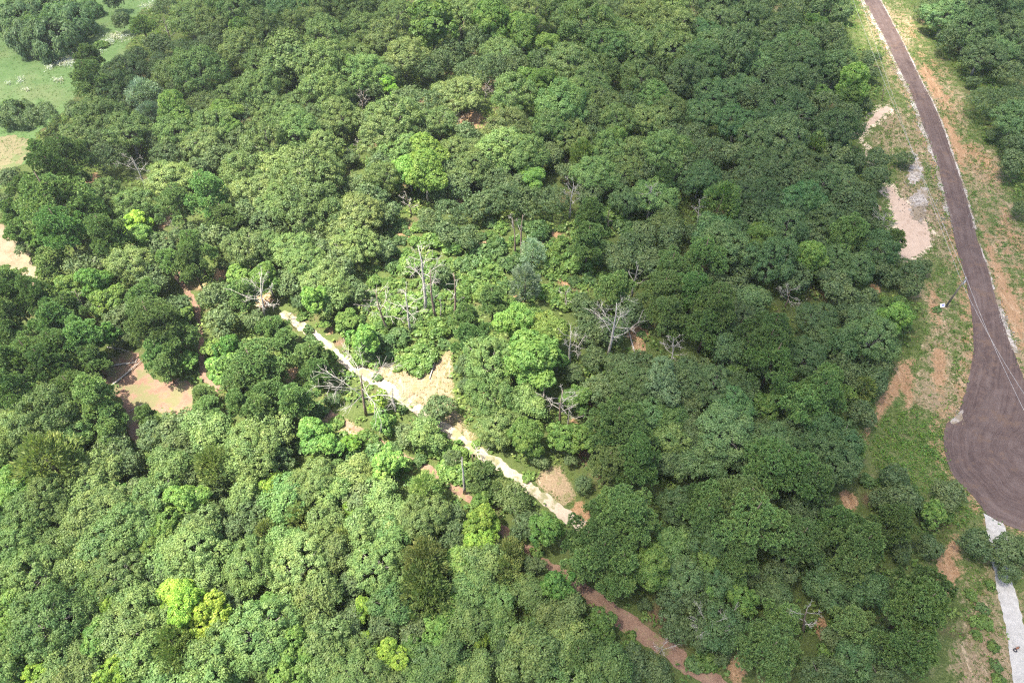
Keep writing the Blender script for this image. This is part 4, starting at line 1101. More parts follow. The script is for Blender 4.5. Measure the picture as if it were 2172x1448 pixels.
def snag(bu, bv, tu, tv, n, lf, look, place, dark):
    base = at(bu, bv)
    d = ray(tu, tv)
    top = CP + d * ((base[1] - CP[1]) / d[1]) if d[1] > 1e-6 else base + (0, 0, 6)
    if not (1.0 < top[2] < 22):
        top = base + np.array((0, 0, 6.0))
    ax = top - base
    H = float(np.linalg.norm(ax))
    ax = ax / H
    root = link('dead_tree', None, None, base)
    root.empty_display_size = 0.5
    tag(root, f'{look} {place}', 'dead tree', GROUPS['dead_tree'])
    bend = unit(rng.normal(size=3) * (1, 1, 0.0)) * H * 0.025
    r0 = 0.015 * H + 0.04
    P = [np.zeros(3) - ax * 0.3] + [ax * H * f + bend * math.sin(3.1 * f) + rng.normal(size=3) * 0.05 for f in (0.2, 0.4, 0.6, 0.8)] + [ax * H]
    tb = Tubes()
    tb.tube(P, [r0 * 1.25, r0, r0 * 0.86, r0 * 0.68, r0 * 0.45, r0 * 0.15], 8)
    link('trunk', tb.mesh('dead_trunk', M_DEADB if dark else M_DEAD), root)
    for i in range(n):
        f = 0.38 + 0.6 * (i + rng.uniform(0, 0.8)) / n
        a = i * 2.4 + rng.uniform(-0.5, 0.5)
        ln = H * lf * rng.uniform(0.45, 0.95) * (1.25 - 0.75 * f)
        p0 = ax * H * f + bend * math.sin(3.1 * f)
        el = rng.uniform(0.0, 0.95) + 0.6 * max(0, f - 0.75)
        dv = unit(np.array((math.cos(a), math.sin(a), el)))
        p1 = p0 + dv * ln * 0.5 + rng.normal(size=3) * ln * 0.05
        p2 = p0 + dv * ln + np.array((0, 0, rng.uniform(-0.1, 0.25) * ln)) + rng.normal(size=3) * ln * 0.08
        tb = Tubes()
        rb = r0 * (1.05 - f) * 0.36 + 0.018
        tb.tube([p0, p1, p2], [rb, rb * 0.62, 0.016], 5)
        for q in range(7 if lf > 0.3 else 3):
            g = rng.uniform(0.35, 0.95)
            s0 = (p0 * (1 - g) ** 2 + 2 * p1 * g * (1 - g) + p2 * g * g) if False else (p1 + (p2 - p1) * (2 * g - 1) if g > 0.5 else p0 + (p1 - p0) * 2 * g)
            sd = unit(dv + rng.normal(size=3) * 0.65)
            l2 = ln * rng.uniform(0.22, 0.45)
            e1 = s0 + sd * l2
            tb.tube([s0, s0 + sd * l2 * 0.5 + rng.normal(size=3) * 0.05 * l2, e1], [rb * 0.45, rb * 0.3, 0.012], 4)
            sd2 = unit(sd + rng.normal(size=3) * 0.7)
            tb.tube([s0 + sd * l2 * 0.5, s0 + sd * l2 * 0.5 + sd2 * l2 * 0.6], [rb * 0.28, 0.012], 4)
        link('branch', tb.mesh('dead_branch', M_DEAD), root)


for i, q in enumerate(SNAGS):
    snag(*q, dark=('brown' in q[6] or 'dark' in q[6] or i % 3 == 0))

# ------------------------------------------------------------------ fallen logs and cut posts
LOGS = [((233, 820), (303, 763), .16, 'long pale fallen trunk', 'slanting across the tan clearing'), ((230, 776), (290, 768), .17, 'pale fallen trunk with bark patches', 'behind the longest log of the tan clearing'), ((227, 736), (276, 745), .11, 'thin white fallen trunk', 'at the far edge of the tan clearing'), ((274, 872), (304, 856), .06, 'thin fallen branch', 'in the shade at the near edge of the tan clearing'), ((1347, 750), (1322, 672), .14, 'leaning fallen trunk', 'across the reddish bare patch'), ((911, 803), (929, 736), .10, 'pale crooked fallen branch', 'on dry grass above the sandy track'), ((1162, 845), (1240, 843), .12, 'straight fallen trunk', 'behind the slender grey dead tree')]
for (u0, v0), (u1, v1), r, look, place in LOGS:
    a, b = at(u0, v0, 0.25), at(u1, v1, 0.35)
    root = link('fallen_log', None, None, a)
    tag(root, f'{look} {place}', 'log', 'fallen logs')
    tb = Tubes()
    m = (b - a) * 0.5 + np.array((0.15, 0.1, 0.02))
    tb.tube([np.zeros(3), (b - a) * 0.25 + (0.06, 0, 0), m, b - a], [r * 1.2, r, r * 0.8, r * 0.3], 8)
    link('trunk', tb.mesh('log_trunk', M_DEAD), root)
    for i in range(3):
        f = rng.uniform(0.45, 0.95)
        p0 = (b - a) * f
        tb = Tubes()
        e = p0 + unit((b - a) * 0.1 + rng.normal(size=3) * (1, 1, 0.3)) * rng.uniform(0.8, 2.0)
        e[2] = max(e[2], -0.1)
        tb.tube([p0, p0 * 0.5 + e * 0.5 + (0, 0, 0.12), e], [r * 0.4, r * 0.28, 0.015], 5)
        link('branch', tb.mesh('log_branch', M_DEAD), root)
for u, v, h, look in ((969, 993, 2.6, 'tall leaning grey gate post on the near edge of the sandy track'), (1003, 978, 2.2, 'left one of two thin grey posts at the near edge of the sandy track'), (1010, 978, 2.2, 'right one of two thin grey posts at the near edge of the sandy track')):
    tb = Tubes()
    tb.tube([(0, 0, -0.3), (0.02, 0, h * 0.5), (-0.05, 0.02, h)], [0.09, 0.085, 0.07], 8)
    tag(link('post', tb.mesh('post', M_DEADB), None, at(u, v)), look, 'post', 'old posts by the track')

# ------------------------------------------------------------------ shrubs
def make_shrub(R, n, leaf):
    C, L = crown_lobes(R, R * 0.72, n, 0.30 * R, -0.1, 0.45, 0.35)
    V, F, t = lobe_leaves(C, L, 60, leaf, 0.85, 0.7, 0.2)
    V[:, 2] = np.maximum(V[:, 2] + 0.30 * R, 0.03)
    return mesh_np('shrub', V, F, (M_SOFT,), {'tint': t})


SHRUBS = [make_shrub(1.25, 26, 0.13) for _ in range(4)] + [make_shrub(0.8, 16, 0.11) for _ in range(3)]
shr = []
hand = [(676, 868, 44), (712, 896, 34), (778, 930, 44), (835, 948, 36), (862, 985, 30), (892, 976, 32), (938, 1022, 30), (1005, 1080, 36), (1045, 1118, 30), (1090, 1140, 30), (1095, 1165, 32), (1140, 1170, 26), (655, 720, 30), (700, 758, 26), (742, 795, 22), (800, 800, 20), (850, 870, 26), (1010, 940, 20), (640, 672, 26), (1120, 1010, 26), (1155, 1095, 30), (785, 705, 60), (770, 760, 50), (800, 735, 70), (880, 772, 62), (845, 715, 60), (760, 720, 45), (900, 745, 60), (920, 700, 60), (880, 640, 50), (810, 680, 60), (845, 660, 46), (740, 690, 60), (1130, 660, 40), (930, 575, 60), (870, 560, 60), (1000, 600, 56), (1040, 575, 60), (1080, 560, 55), (1015, 540, 60), (985, 560, 44), (1050, 530, 55), (960, 520, 60), (925, 510, 60), (1140, 490, 60), (1180, 560, 55), (1220, 560, 60), (1200, 630, 60), (1030, 620, 50), (975, 630, 44), (1165, 620, 44), (1368, 690, 14), (1361, 708, 18), (1988, 655, 18), (1330, 480, 50), (1360, 500, 55), (1250, 470, 50), (1410, 440, 50), (1300, 455, 60), (1190, 520, 44), (655, 700, 24), (930, 945, 60), (960, 960, 55), (905, 940, 50), (975, 1000, 60), (950, 990, 50), (1500, 1400, 54), (1340, 1345, 22), (1800, 1380, 70), (1760, 1390, 66), (1830, 1350, 60), (1770, 1350, 50), (2085, 1290, 26), (2072, 1345, 22), (2095, 1320, 30), (2060, 1260, 26), (2108, 1370, 26), (2115, 1410, 24), (2075, 1320, 30), (2120, 1440, 30), (2100, 1240, 24), (1475, 1405, 40), (1510, 1395, 44), (690, 955, 50), (720, 940, 60), (760, 975, 60), (640, 940, 60), (795, 960, 50), (700, 1000, 60), (830, 990, 44), (1880, 1030, 40), (1910, 1060, 50), (1840, 1020, 36), (2000, 1090, 46), (1960, 1080, 50), (1930, 1040, 36), (1640, 380, 20), (215, 95, 26), (160, 150, 14), (1330, 590, 44), (1390, 610, 30), (1285, 590, 40)]
for u, v, w in hand:
    shr.append((u, v, w))
sp = np.array(SHRUBBY, float)
tries = 0
while len(shr) < 205 and tries < 4000:
    tries += 1
    u, v = rng.uniform(715, 1310), rng.uniform(465, 795)
    w = rng.uniform(18, 40)
    if inside(np.array([u]), np.array([v]), sp)[0] and all(math.hypot(u - a, v - b) > 0.36 * (w + c) for a, b, c in shr):
        shr.append((u, v, w))
items = []
for u, v, w in shr:
    R = 0.5 * w / ppm(u, v, 0.6)
    items.append(dict(u=u, v=v, R=R, look=('large' if R > 2.3 else 'mid-sized' if R > 1.4 else 'small') + (' bright green shrub' if rng.random() < 0.6 else ' deep green shrub')))
label_all(items)
for it in items:
    m = int(rng.integers(0, 4)) if it['R'] > 1.0 else int(rng.integers(4, 7))
    s = it['R'] / (1.25 if m < 4 else 0.8)
    o = link('shrub', SHRUBS[m], None, at(it['u'], it['v'] + 0.12 * s, 0.4 * s) * (1, 1, 0))
    o.rotation_euler = (0, 0, rng.uniform(0, 6.28))
    o.scale = (s, s, s * rng.uniform(0.75, 1.0))
    tag(o, it['label'], 'shrub', GROUPS['shrub'])
    g = rng.uniform(0.85, 1.15)
    c = (0.078, 0.132, 0.036) if 'bright' in it['look'] else (0.058, 0.102, 0.036)
    o.color = (c[0] * g, c[1] * g, c[2] * g, 1)

# ------------------------------------------------------------------ ground cover that nobody could count
openings = [P_ROAD[::4], P_DRIVE[::3], P_TRACK[::4], P_PATH[::4], P_PATH2[::4], W['pit'], W['wash'], W['clearing'], W['sand_l'], W['spa'], W['spb'], W['spc']]


def clear_of(x, y, polys, margin=0.0):
    ok = np.ones(x.shape, bool)
    for p in polys:
        ok &= ~inside(x, y, p)
        if margin:
            ok &= seg_dist(x, y, p) > margin
    return ok


def in_view(x, y, pad=60):
    q = np.stack([x, y, np.zeros_like(x)], 1) - CP
    dep = q @ FW
    u, v = 1086 + FPX * (q @ RT) / dep, 724 - FPX * (q @ UP) / dep
    return (dep > 1) & (u > -pad) & (u < 2172 + pad) & (v > -pad) & (v < 1448 + pad), u, v


# undergrowth beneath the wood
n = 40000
x, y = rng.uniform(-190, 200, n), rng.uniform(22, 268, n)
vis, u, v = in_view(x, y)
ok = vis & clear_of(x, y, openings, 0.6) & (sdf(x, y, W['verge']) < -0.5) & (sdf(x, y, W['meadow']) < -1) & (wave(x, y, 7, 3.0) + 0.5 * wave(x, y, 2.2, 5.0) > -0.45)
for p in TAN_STRIPS:
    ok &= ~inside(x, y, poly_w(p))
for bu, bv, r in BARE_SPOTS:
    ok &= np.hypot(u - bu, v - bv) > 0.8 * r
x, y = x[ok], y[ok]
k = 11
cx, cy = np.repeat(x, k), np.repeat(y, k)
m = len(cx)
rad = np.repeat(rng.uniform(0.35, 1.0, len(x)) * np.where(rng.random(len(x)) < 0.3, 2.0, 1.0), k)
a, rr = rng.uniform(0, 6.28, m), np.sqrt(rng.random(m)) * rad
C = np.stack([cx + rr * np.cos(a), cy + rr * np.sin(a), 0.15 + np.sqrt(np.maximum(rad ** 2 - rr ** 2, 0)) * 0.9 * rng.uniform(0.5, 1, m)], 1)
V, F = cards(C, unit(rng.normal(size=(m, 3)) * 0.6 + (0, 0, 1)), rng.uniform(0.16, 0.30, m) * (0.7 + 0.5 * rad))
o = link('undergrowth', mesh_np('undergrowth', V, F, (M_SOFT,), {'tint': np.repeat(np.clip(np.repeat(rng.random(len(x)), k) + rng.normal(size=m) * 0.2, 0, 1), 4)}))
o.color = (0.074, 0.122, 0.034, 1)
tag(o, 'green undergrowth covering the floor of the wood', None, None, 'stuff')


def tufts(name, x, y, h, blades, width, color, mat, label, lean=0.5):
    j = np.repeat(np.arange(len(x)), blades)
    n = len(j)
    a = rng.uniform(0, 6.28, n)
    hh = h * rng.uniform(0.5, 1.3, n)
    b = np.stack([x[j] + rng.normal(size=n) * 0.10, y[j] + rng.normal(size=n) * 0.10, np.full(n, 0.0)], 1)
    dr = np.stack([np.cos(a), np.sin(a), np.zeros(n)], 1)
    sd = np.stack([-np.sin(a), np.cos(a), np.zeros(n)], 1) * width
    up = np.array((0, 0, 1.0))
    V = np.stack([b - sd, b + sd, b + dr * (hh * lean * 0.4)[:, None] + up * (hh * 0.7)[:, None] + sd * 0.8, b + dr * (hh * lean)[:, None] + up * hh[:, None]], 1).reshape(-1, 3)
    o = link(name, mesh_np(name, V, np.arange(4 * n).reshape(n, 4), (mat,), {'tint': np.repeat(np.clip(rng.random(len(x))[j] + rng.normal(size=n) * 0.15, 0, 1), 4)}))
    o.color = (*color, 1)
    tag(o, label, None, None, 'stuff')


# grass and weeds of the verge
n = 150000
x, y = rng.uniform(60, 190, n), rng.uniform(24, 262, n)
vis, u, v = in_view(x, y, 30)
sv = sdf(x, y, W['verge'])
lush = np.maximum(near(sdf(x, y, W['lush']), -2, 2), near(sdf(x, y, W['lush2']), -2, 2))
patch = wave(x, y, 5, 2.0) * 0.5 + wave(x, y, 1.8, 6.0) * 0.4
soil = np.zeros(n)
for p in SOIL_STRIPS:
    soil = np.maximum(soil, near(sdf(x, y, poly_w(p)), -1, 0.6))
base_ok = vis & (sv > -1.5) & clear_of(x, y, openings[:2], 0.1) & clear_of(x, y, openings[5:], 0.0)
ok = base_ok & (rng.random(n) < np.clip(0.42 + 0.5 * lush + 0.8 * patch - 0.6 * soil, 0.03, 1))
tufts('verge_grass', x[ok], y[ok], 0.26, 6, 0.035, (0.062, 0.105, 0.026), M_SOFT, 'patchy green grass and weeds on the road verge', 0.9)
ok = base_ok & ~ok & (rng.random(n) < np.clip(0.10 - 0.5 * patch - 0.3 * soil, 0, 1))
tufts('dry_grass', x[ok], y[ok], 0.22, 5, 0.03, (0.15, 0.12, 0.07), M_SOFT, 'dry straw-coloured grass on the road verge', 1.2)
ok = base_ok & (rng.random(n) < np.clip(0.5 * near(sdf(x, y, W['lush']), -2, 2) + 0.05 + 0.10 * (wave(x, y, 6, 7.0) > 0.35) - 0.2 * soil, 0, 1))
k = 6
cx, cy = np.repeat(x[ok], k), np.repeat(y[ok], k)
m = len(cx)
C = np.stack([cx + rng.normal(size=m) * 0.28, cy + rng.normal(size=m) * 0.28, rng.uniform(0.1, 0.5, m)], 1)
V, F = cards(C, unit(rng.normal(size=(m, 3)) * 0.6 + (0, 0, 1)), rng.uniform(0.09, 0.2, m))
o = link('verge_weeds', mesh_np('verge_weeds', V, F, (M_SOFT,), {'tint': np.repeat(rng.random(m), 4)}))
o.color = (0.062, 0.125, 0.024, 1)
tag(o, 'leafy bright green weeds on the road verge', None, None, 'stuff')
# meadow
n = 26000
x, y = rng.uniform(-200, -95, n), rng.uniform(120, 262, n)
vis, u, v = in_view(x, y, 30)
ok = vis & (sdf(x, y, W['meadow']) > -1) & (rng.random(n) < np.clip(0.35 + 0.5 * wave(x, y, 8, 1.0), 0.05, 1))
tufts('meadow_tufts', x[ok], y[ok], 0.24, 5, 0.05, (0.06, 0.11, 0.034), M_SOFT, 'soft green tufts of meadow grass', 1.0)
WH = [(150, 125, 34, 16), (140, 132, 26, 12), (253, 80, 22, 9), (232, 90, 16, 7), (318, 16, 22, 8), (45, 172, 8, 6), (125, 172, 12, 5), (20, 178, 6, 4), (210, 113, 10, 5), (108, 145, 10, 7), (95, 122, 14, 5), (55, 192, 8, 4)]
P = []
for u, v, a, b in WH:
    q = int(a * b * 0.55)
    for du, dv in rng.normal(size=(q, 2)) * 0.5:
        P.append(at(u + du * a, v + dv * b)[:2])
P = np.array(P)
k = 5
cx, cy = np.repeat(P[:, 0], k), np.repeat(P[:, 1], k)
m = len(cx)
C = np.stack([cx + rng.normal(size=m) * 0.3, cy + rng.normal(size=m) * 0.3, rng.uniform(0.15, 0.8, m)], 1)
V, F = cards(C, unit(rng.normal(size=(m, 3)) * 0.7 + (0, 0, 1)), rng.uniform(0.10, 0.22, m))
o = link('pale_wildflowers', mesh_np('pale_wildflowers', V, F, (M_SOFT,), {'tint': np.repeat(rng.random(m), 4)}))
o.color = (0.26, 0.28, 0.25, 1)
tag(o, 'whitish flowering weeds in patches on the meadow', None, None, 'stuff')
# grass beside the track
n = 16000
x, y = rng.uniform(-45, 30, n), rng.uniform(45, 115, n)
ok = np.zeros(n, bool)
for p in TAN_STRIPS:
    ok |= sdf(x, y, poly_w(p)) > -1.2
ok |= inside(x, y, poly_w(SHRUBBY)) & (rng.random(n) < 0.7)
ok &= clear_of(x, y, openings[2:5], 0.0) & (wave(x, y, 2.2, 4.0) > -0.2)
tufts('track_grass', x[ok], y[ok], 0.22, 5, 0.03, (0.10, 0.125, 0.042), M_SOFT, 'thin yellowish grass beside the sandy track', 1.0)

# loose white stones along the road
P = []
for E, d0, d1, cnt in ((roadL[:k2], -0.3, 2.3, 1500), (roadR[:k2], -0.9, 0.4, 500), (roadR[k3:k4], -1.2, 0.3, 160)):
    i = rng.integers(0, len(E), cnt)
    d = rng.uniform(d0, d1, cnt)
    P.append(np.stack([offset(E, sgn * np.ones(len(E)))[i, 0] - E[i, 0], offset(E, sgn * np.ones(len(E)))[i, 1] - E[i, 1]], 1) * d[:, None] + E[i] + rng.normal(size=(cnt, 2)) * 0.15)
for p, cnt in ((W['spa'], 260), (W['spb'], 300), (W['spc'], 24)):
    c, e = p.mean(0), p.std(0)
    P.append(c + rng.normal(size=(cnt, 2)) * e * (0.9 if cnt > 50 else 0.6))
P = np.vstack(P)
oc = np.array([(1, 0, 0), (-1, 0, 0), (0, 1, 0), (0, -1, 0), (0, 0, 1), (0, 0, -1.0)])
of = np.array([(0, 2, 4), (2, 1, 4), (1, 3, 4), (3, 0, 4), (2, 0, 5), (1, 2, 5), (3, 1, 5), (0, 3, 5)])
n = len(P)
s = rng.uniform(0.05, 0.17, n)
V = (oc[None] * s[:, None, None] * rng.uniform(0.7, 1.3, (n, 6, 1)) * (1, 1, 0.7) + np.concatenate([P, np.full((n, 1), 0.12)], 1)[:, None, :]).reshape(-1, 3)
Fs = (of[None] + (np.arange(n) * 6)[:, None, None]).reshape(-1, 3)
o = link('loose_stones', mesh_np('loose_stones', V, Fs, (M_SPILL,)))
tag(o, 'loose white stones spilled along the road', None, None, 'stuff')

# ------------------------------------------------------------------ utility pole, cables, yard sign, debris
pb = at(2006, 651)
d = ray(2048, 590)
ptop = CP + d * ((pb[1] - CP[1]) / d[1])
PH = float(ptop[2])
M_POLE = bark_material('creosoted_pole', (0.085, 0.075, 0.06), (0.16, 0.14, 0.115))
mt = NT('galvanised_steel')
M_STEEL = mt.surface((0.42, 0.43, 0.44), 0.45, None, 0.5)
mt = NT('porcelain')
M_PORC = mt.surface((0.62, 0.63, 0.64), 0.3, None, 0.5)
root = link('utility_pole', None, None, pb)
tag(root, 'slim wooden utility pole carrying cables beside the dark road', 'utility pole')
lean = (ptop - pb) * (1, 1, 0)
tb = Tubes()
tb.tube([(0, 0, -0.4), lean * 0.5 + (0, 0, PH * 0.5), lean + (0, 0, PH)], [0.19, 0.165, 0.13], 12)
link('pole', tb.mesh('pole_shaft', M_POLE), root)
T = lean + np.array((0, 0, PH))
tb = Tubes()
tb.tube([T + (0.28, 0.05, -1.55), T + (0.28, 0.05, -0.75)], [0.22, 0.22], 14)
tb.tube([T + (0.28, 0.05, -0.75), T + (0.28, 0.05, -0.68)], [0.24, 0.1], 14)
tr = link('transformer', tb.mesh('transformer_can', M_STEEL), root)
for dx in (0.2, 0.36):
    tb = Tubes()
    tb.tube([T + (dx, 0.05, -0.68), T + (dx, 0.05, -0.42)], [0.05, 0.03], 8)
    link('bushing', tb.mesh('transformer_bushing', M_PORC), tr)
tb = Tubes()
tb.tube([T + (0, 0, -0.05), T + (0, 0, 0.08), T + (0, 0, 0.22)], [0.04, 0.09, 0.05], 10)
link('insulator', tb.mesh('pole_insulator', M_PORC), root)
tb = Tubes()
tb.box(T + (0.15, 0.03, -1.1), (0.3, 0.06, 0.12))
link('bracket', tb.mesh('transformer_bracket', M_STEEL, False), root)
TW = pb + T
mt = NT('bare_cable')
M_CABLE = mt.surface((0.33, 0.33, 0.33), 0.5, None, 0.4)


def cable(a, b, sag, label, r=0.022):
    a, b = np.asarray(a, float), np.asarray(b, float)
    f = np.linspace(0, 1, 25)[:, None]
    P = a * (1 - f) + b * f
    P[:, 2] -= 4 * sag * (f * (1 - f))[:, 0]
    tb = Tubes()
    tb.tube(P - a, [r] * 25, 5)
    o = link('power_cable', tb.mesh('power_cable', M_CABLE, True), None, a)
    tag(o, label, 'cable', 'cables of the power line')


zt = TW[2]
far_a, far_b = at(1835, 60, zt + 0.1), at(1852, 60, zt - 1.5)
near_a, near_b = at(2185, 885, zt), at(2200, 860, zt - 1.2)
far_a = TW + (far_a - TW) * 1.35
far_b = TW + (far_b - TW) * 1.35
near_a = TW + (near_a - TW) * 1.25
near_b = TW + (near_b - TW) * 1.25
cable(TW + (0, 0, 0.2), far_a, 0.9, 'upper power cable running from the pole top beyond the sand pit')
cable(TW + (0, 0, -1.3), far_b, 1.1, 'lower power cable running from the pole beyond the sand pit')
cable(TW + (0, 0, 0.2), near_a, 0.8, 'power cable running from the pole top over the turning circle, the upper one')
cable(TW + (0, 0, -1.3), near_b, 1.0, 'power cable running from the pole over the turning circle, the lower one')

mt = NT('white_board')
M_WHITE = mt.surface((0.78, 0.79, 0.82), 0.5)
mt = NT('blue_print')
M_BLUE = mt.surface((0.16, 0.16, 0.42), 0.5)
sb = at(2000, 655)
root = link('yard_sign', None, None, sb)
root.rotation_euler = (0, 0, 0.25)
tag(root, 'small white board sign with a dark blue patch at the foot of the utility pole', 'sign')
tb = Tubes()
tb.box((0, 0, 0.72), (1.05, 0.04, 0.72))
bd = link('board', tb.mesh('sign_board', M_WHITE, False), root)
bd.rotation_euler = (math.radians(-42), 0, 0)
tb = Tubes()
tb.box((0.12, -0.024, 0.72), (0.60, 0.006, 0.34))
pt = link('print', tb.mesh('sign_print', M_BLUE, False), bd)
for sx in (-0.46, 0.46):
    tb = Tubes()
    tb.tube([(sx, 0.33, -0.2), (sx, 0.33, 0.42)], [0.025, 0.025], 6)
    link('stake', tb.mesh('sign_stake', M_STEEL), root)

mt = NT('black_rubber')
M_RUB = mt.surface((0.025, 0.025, 0.035), 0.7)
mt = NT('rusty_brown')
M_RUST = mt.surface((0.17, 0.075, 0.045), 0.8)
mt = NT('grey_rag')
M_RAG = mt.surface((0.13, 0.12, 0.115), 0.9)
db = at(2156, 1376, 0.06)
root = link('debris', None, None, db)
root.rotation_euler = (0, 0, 0.5)
tag(root, 'small brown and black bundle of litter lying on the white gravel drive', 'litter')
tb = Tubes()
aa = np.linspace(0, 2 * math.pi, 17)
tb.tube([(-0.32 + 0.2 * math.cos(t), 0.2 * math.sin(t), 0.09 + 0.03 * math.sin(2 * t)) for t in aa], [0.075 + 0.015 * math.sin(3 * t) for t in aa], 8)
link('hoop', tb.mesh('debris_hoop', M_RUB), root)
tb = Tubes()
tb.tube([(-0.2, 0.08, 0.1), (0.05, 0.07, 0.16), (0.25, 0.03, 0.17), (0.42, 0.05, 0.1)], [0.07, 0.13, 0.15, 0.07], 9)
link('bundle', tb.mesh('debris_bundle', M_RUST), root)
tb = Tubes()
tb.tube([(0.33, 0.12, 0.08), (0.5, 0.05, 0.13), (0.56, -0.08, 0.08)], [0.06, 0.12, 0.07], 8)
link('rag', tb.mesh('debris_rag', M_RAG), root)

# ------------------------------------------------------------------ the wood goes on outside the frame
V0, T0 = [], []
cmv = []
for tm, cm, Rv, zcv in (OAKS[9], OAKS[10], OAKS[11], PINES[5]):
    co = np.empty(len(cm.vertices) * 3, np.float32)
    cm.vertices.foreach_get('co', co)
    co = co.reshape(-1, 4, 3)
    q = rng.choice(len(co), min(len(co), 900), replace=False)
    c0 = co[q].mean(1, keepdims=True)
    cmv.append((c0 + (co[q] - c0) * 2.8, Rv))
spots = []
for _ in range(6000):
    x, y = rng.uniform(-300, 300), rng.uniform(-40, 370)
    p = np.array((x, y, 6.0))
    q = p - CP
    dep = q @ FW
    if dep > 1:
        u, v = 1086 + FPX * (q @ RT) / dep, 724 - FPX * (q @ UP) / dep
        if -90 < u < 2262 and -12 < v < 1560:
            continue
    X, Y = np.array([x]), np.array([y])
    if sdf(X, Y, W['verge'])[0] > -3 or sdf(X, Y, W['meadow'])[0] > -4 or seg_dist(X, Y, P_ROAD[::4])[0] < 9:
        continue
    if x > 85 and y < 90:
        continue
    if all((x - a) ** 2 + (y - b) ** 2 > 40 for a, b in spots[-400:]):
        spots.append((x, y))
    if len(spots) >= 420:
        break
for x, y in spots:
    co, Rv = cmv[rng.integers(0, 4)]
    s = rng.uniform(3.4, 5.2) / Rv
    a = rng.uniform(0, 6.28)
    R3 = np.array(((math.cos(a), -math.sin(a), 0), (math.sin(a), math.cos(a), 0), (0, 0, 1)))
    V0.append((co.reshape(-1, 3) @ R3.T) * s + (x, y, 0))
V0 = np.vstack(V0)
o = link('outer_wood', mesh_np('outer_wood', V0, np.arange(len(V0)).reshape(-1, 4), (M_LEAF,), {'tint': np.repeat(rng.random(len(V0) // 4), 4)}))
o.color = (0.060, 0.095, 0.040, 1)
tag(o, 'the same wood going on all round the view', None, None, 'stuff')

# ------------------------------------------------------------------ the air itself: faint summer haze
ht = NT('summer_haze')
hv = ht.n('ShaderNodeVolumePrincipled')
hv.inputs['Color'].default_value = (0.93, 0.96, 1.0, 1)
hv.inputs['Density'].default_value = 0.00013
hv.inputs['Anisotropy'].default_value = 0.3
ht.l(hv.outputs[0], ht.out.inputs['Volume'])
tb = Tubes()
tb.box((0, 0, 51.5), (14000, 14000, 107))
tag(link('haze', tb.mesh('haze', ht.m, False)), 'thin summer haze over the wood', None, None, 'stuff')

# ------------------------------------------------------------------ clouds: their shade lies over most of the wood
# photo pixel and how much of the sun comes through there
SHADE = [(100, 60, .34), (250, 30, .4), (60, 30, .32), (150, 100, .38), (60, 200, .5), (30, 320, .75), (300, 150, .10), (350, 220, .15), (500, 60, .15), (600, 120, .2), (700, 60, .25), (420, 200, .3), (560, 200, .5), (660, 250, .65), (450, 290, .75), (250, 250, .15), (200, 330, .25), (150, 420, .4), (280, 390, .7), (420, 420, 1), (560, 380, 1), (700, 400, .95), (700, 150, .6), (820, 100, .55), (900, 180, .65), (1000, 60, .5), (1050, 140, .6), (1130, 60, .3), (1000, 240, .9), (880, 300, .95), (1000, 330, .7), (1080, 300, .5), (1120, 200, .35), (1200, 120, .25), (1300, 60, .3), (1400, 70, .45), (1480, 70, .35), (1600, 50, .12), (1750, 60, .12), (1840, 60, .95), (1880, 30, 1), (1800, 120, .3), (1900, 150, .4), (1980, 80, .2), (2100, 60, .1), (1300, 200, .12), (1500, 200, .12), (1700, 200, .08), (1900, 260, .25), (2000, 250, .3), (2100, 250, .1), (1180, 300, .15), (1250, 400, .1), (1150, 400, .3), (1100, 450, .45), (1030, 420, .75), (1400, 400, .08), (1600, 400, .08), (1800, 400, .08), (1950, 420, .18), (2100, 420, .1), (1200, 520, .25), (1300, 560, .15), (1080, 540, .6), (960, 540, .95), (860, 600, 1), (700, 550, 1), (500, 550, 1), (300, 500, .9), (100, 500, .7), (30, 560, .9), (60, 680, .45), (180, 650, .55), (320, 640, .9), (500, 700, 1), (700, 720, 1), (900, 780, 1), (1000, 700, .8), (1120, 640, .55), (1150, 760, .6), (1080, 820, .7), (1200, 800, .35), (1300, 700, .2), (1400, 600, .1), (1500, 700, .06), (1700, 600, .06), (1900, 650, .15), (2050, 700, .2), (2150, 900, .2), (1300, 850, .15), (1150, 900, .5), (1050, 930, .8), (950, 930, 1), (800, 900, 1), (600, 850, 1), (400, 820, 1), (250, 820, .9), (100, 800, .55), (60, 900, .5), (250, 950, .9), (450, 950, .95), (650, 1000, 1), (850, 1030, 1), (1000, 1060, .6), (1100, 1050, .3), (1190, 1080, .25), (1300, 1000, .12), (1500, 950, .06), (1700, 900, .05), (1900, 950, .12), (2080, 1000, .15), (1600, 1150, .06), (1800, 1200, .06), (2130, 1250, .2), (1400, 1150, .06), (1050, 1180, .15), (950, 1150, .35), (850, 1150, .65), (700, 1130, .95), (500, 1100, .9), (300, 1100, .6), (100, 1080, .4), (100, 1200, .4), (250, 1220, .5), (400, 1280, .8), (550, 1220, .85), (700, 1250, .6), (800, 1280, .3), (950, 1300, .1), (1150, 1350, .08), (1350, 1350, .1), (1300, 1280, .12), (600, 1380, .55), (700, 1400, .3), (450, 1400, .7), (250, 1400, .7), (80, 1380, .75), (850, 1420, .12), (1100, 1440, .1), (1600, 1400, .06), (1900, 1400, .1)]
sg = np.array([at(u, v, 7.0)[:2] for u, v, _ in SHADE])
st = np.array([t for _, _, t in SHADE])
ZC, DENS, STEP = 2400.0, 0.045, 4.0
shift = TO_SUN[:2] / TO_SUN[2] * (ZC - 7.0)
cxs, cys = np.arange(-330, 331, STEP), np.arange(-60, 421, STEP)
cgx, cgy = np.meshgrid(cxs, cys)
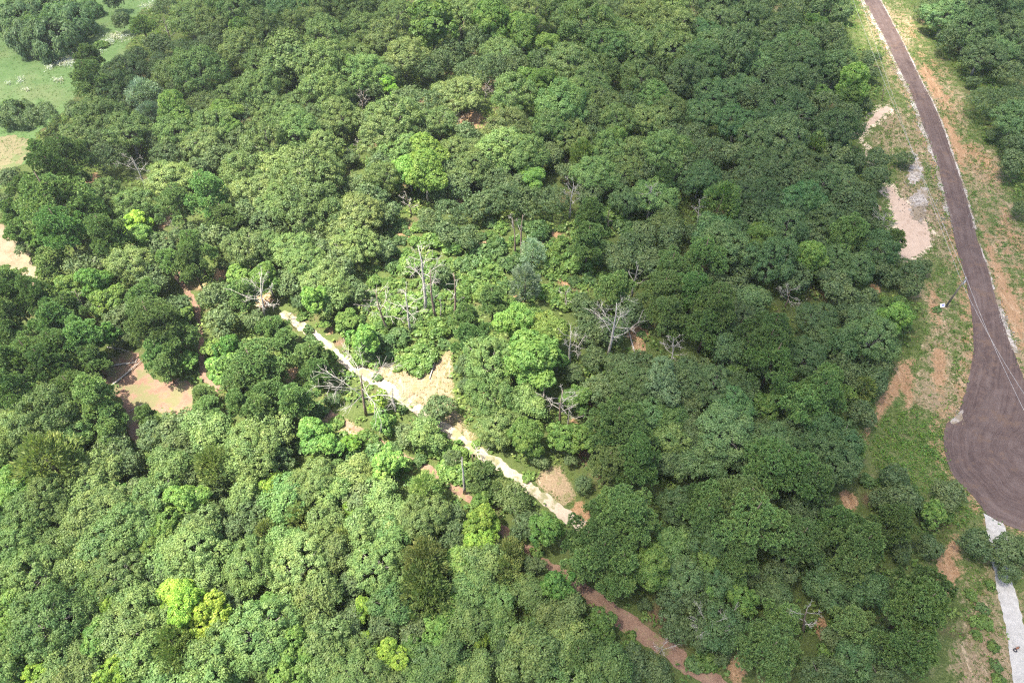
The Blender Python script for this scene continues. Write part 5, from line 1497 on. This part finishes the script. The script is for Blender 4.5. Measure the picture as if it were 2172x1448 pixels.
X, Y = cgx.ravel(), cgy.ravel()
wgt = 1.0 / ((X[:, None] - sg[None, :, 0]) ** 2 + (Y[:, None] - sg[None, :, 1]) ** 2 + 16.0) ** 1.6
T = (wgt * st).sum(1) / wgt.sum(1)
T = T + 0.05 * wave(X, Y, 14, 2.0) * (T < 0.9)
T = np.clip(np.where(T < 0.3, T * 0.9, T), 0.035, 1)
thick = -np.log(T) / DENS * TO_SUN[2]
edge = np.minimum.reduce([X + 330, 330 - X, Y + 60, 420 - Y])
thick *= np.clip(edge / 60, 0, 1)
thick = np.maximum(thick - 0.6, 0).reshape(cgx.shape)
ny, nx = thick.shape
live = thick > 0
cell = live[:-1, :-1] | live[:-1, 1:] | live[1:, :-1] | live[1:, 1:]
idx = np.arange(nx * ny).reshape(ny, nx)
top = np.stack([cgx + shift[0], cgy + shift[1], ZC + 0.7 * thick + 0.02], 2).reshape(-1, 3)
bot = np.stack([cgx + shift[0], cgy + shift[1], ZC - 0.3 * thick - 0.02], 2).reshape(-1, 3)
q = np.stack([idx[:-1, :-1], idx[:-1, 1:], idx[1:, 1:], idx[1:, :-1]], 2)[cell]
faces = [q, q[:, ::-1] + nx * ny]
ed = {}
for f in q:
    for i in range(4):
        a, b = int(f[i]), int(f[(i + 1) % 4])
        if (b, a) in ed:
            del ed[(b, a)]
        else:
            ed[(a, b)] = 1
side = np.array([(b, a, a + nx * ny, b + nx * ny) for a, b in ed], np.int64).reshape(-1, 4)
Fc = np.vstack(faces + [side])
Vc = np.vstack([top, bot])
used, inv = np.unique(Fc, return_inverse=True)
ct = NT('cloud_vapour')
pv = ct.n('ShaderNodeVolumePrincipled')
pv.inputs['Color'].default_value = (1, 1, 1, 1)
pv.inputs['Density'].default_value = DENS
pv.inputs['Anisotropy'].default_value = 0.6
ct.l(pv.outputs[0], ct.out.inputs['Volume'])
cl = link('cloud', mesh_np('cloud', Vc[used], inv.reshape(-1, 4), (ct.m,)))
tag(cl, 'broken fair-weather cloud high above the wood', None, None, 'stuff')
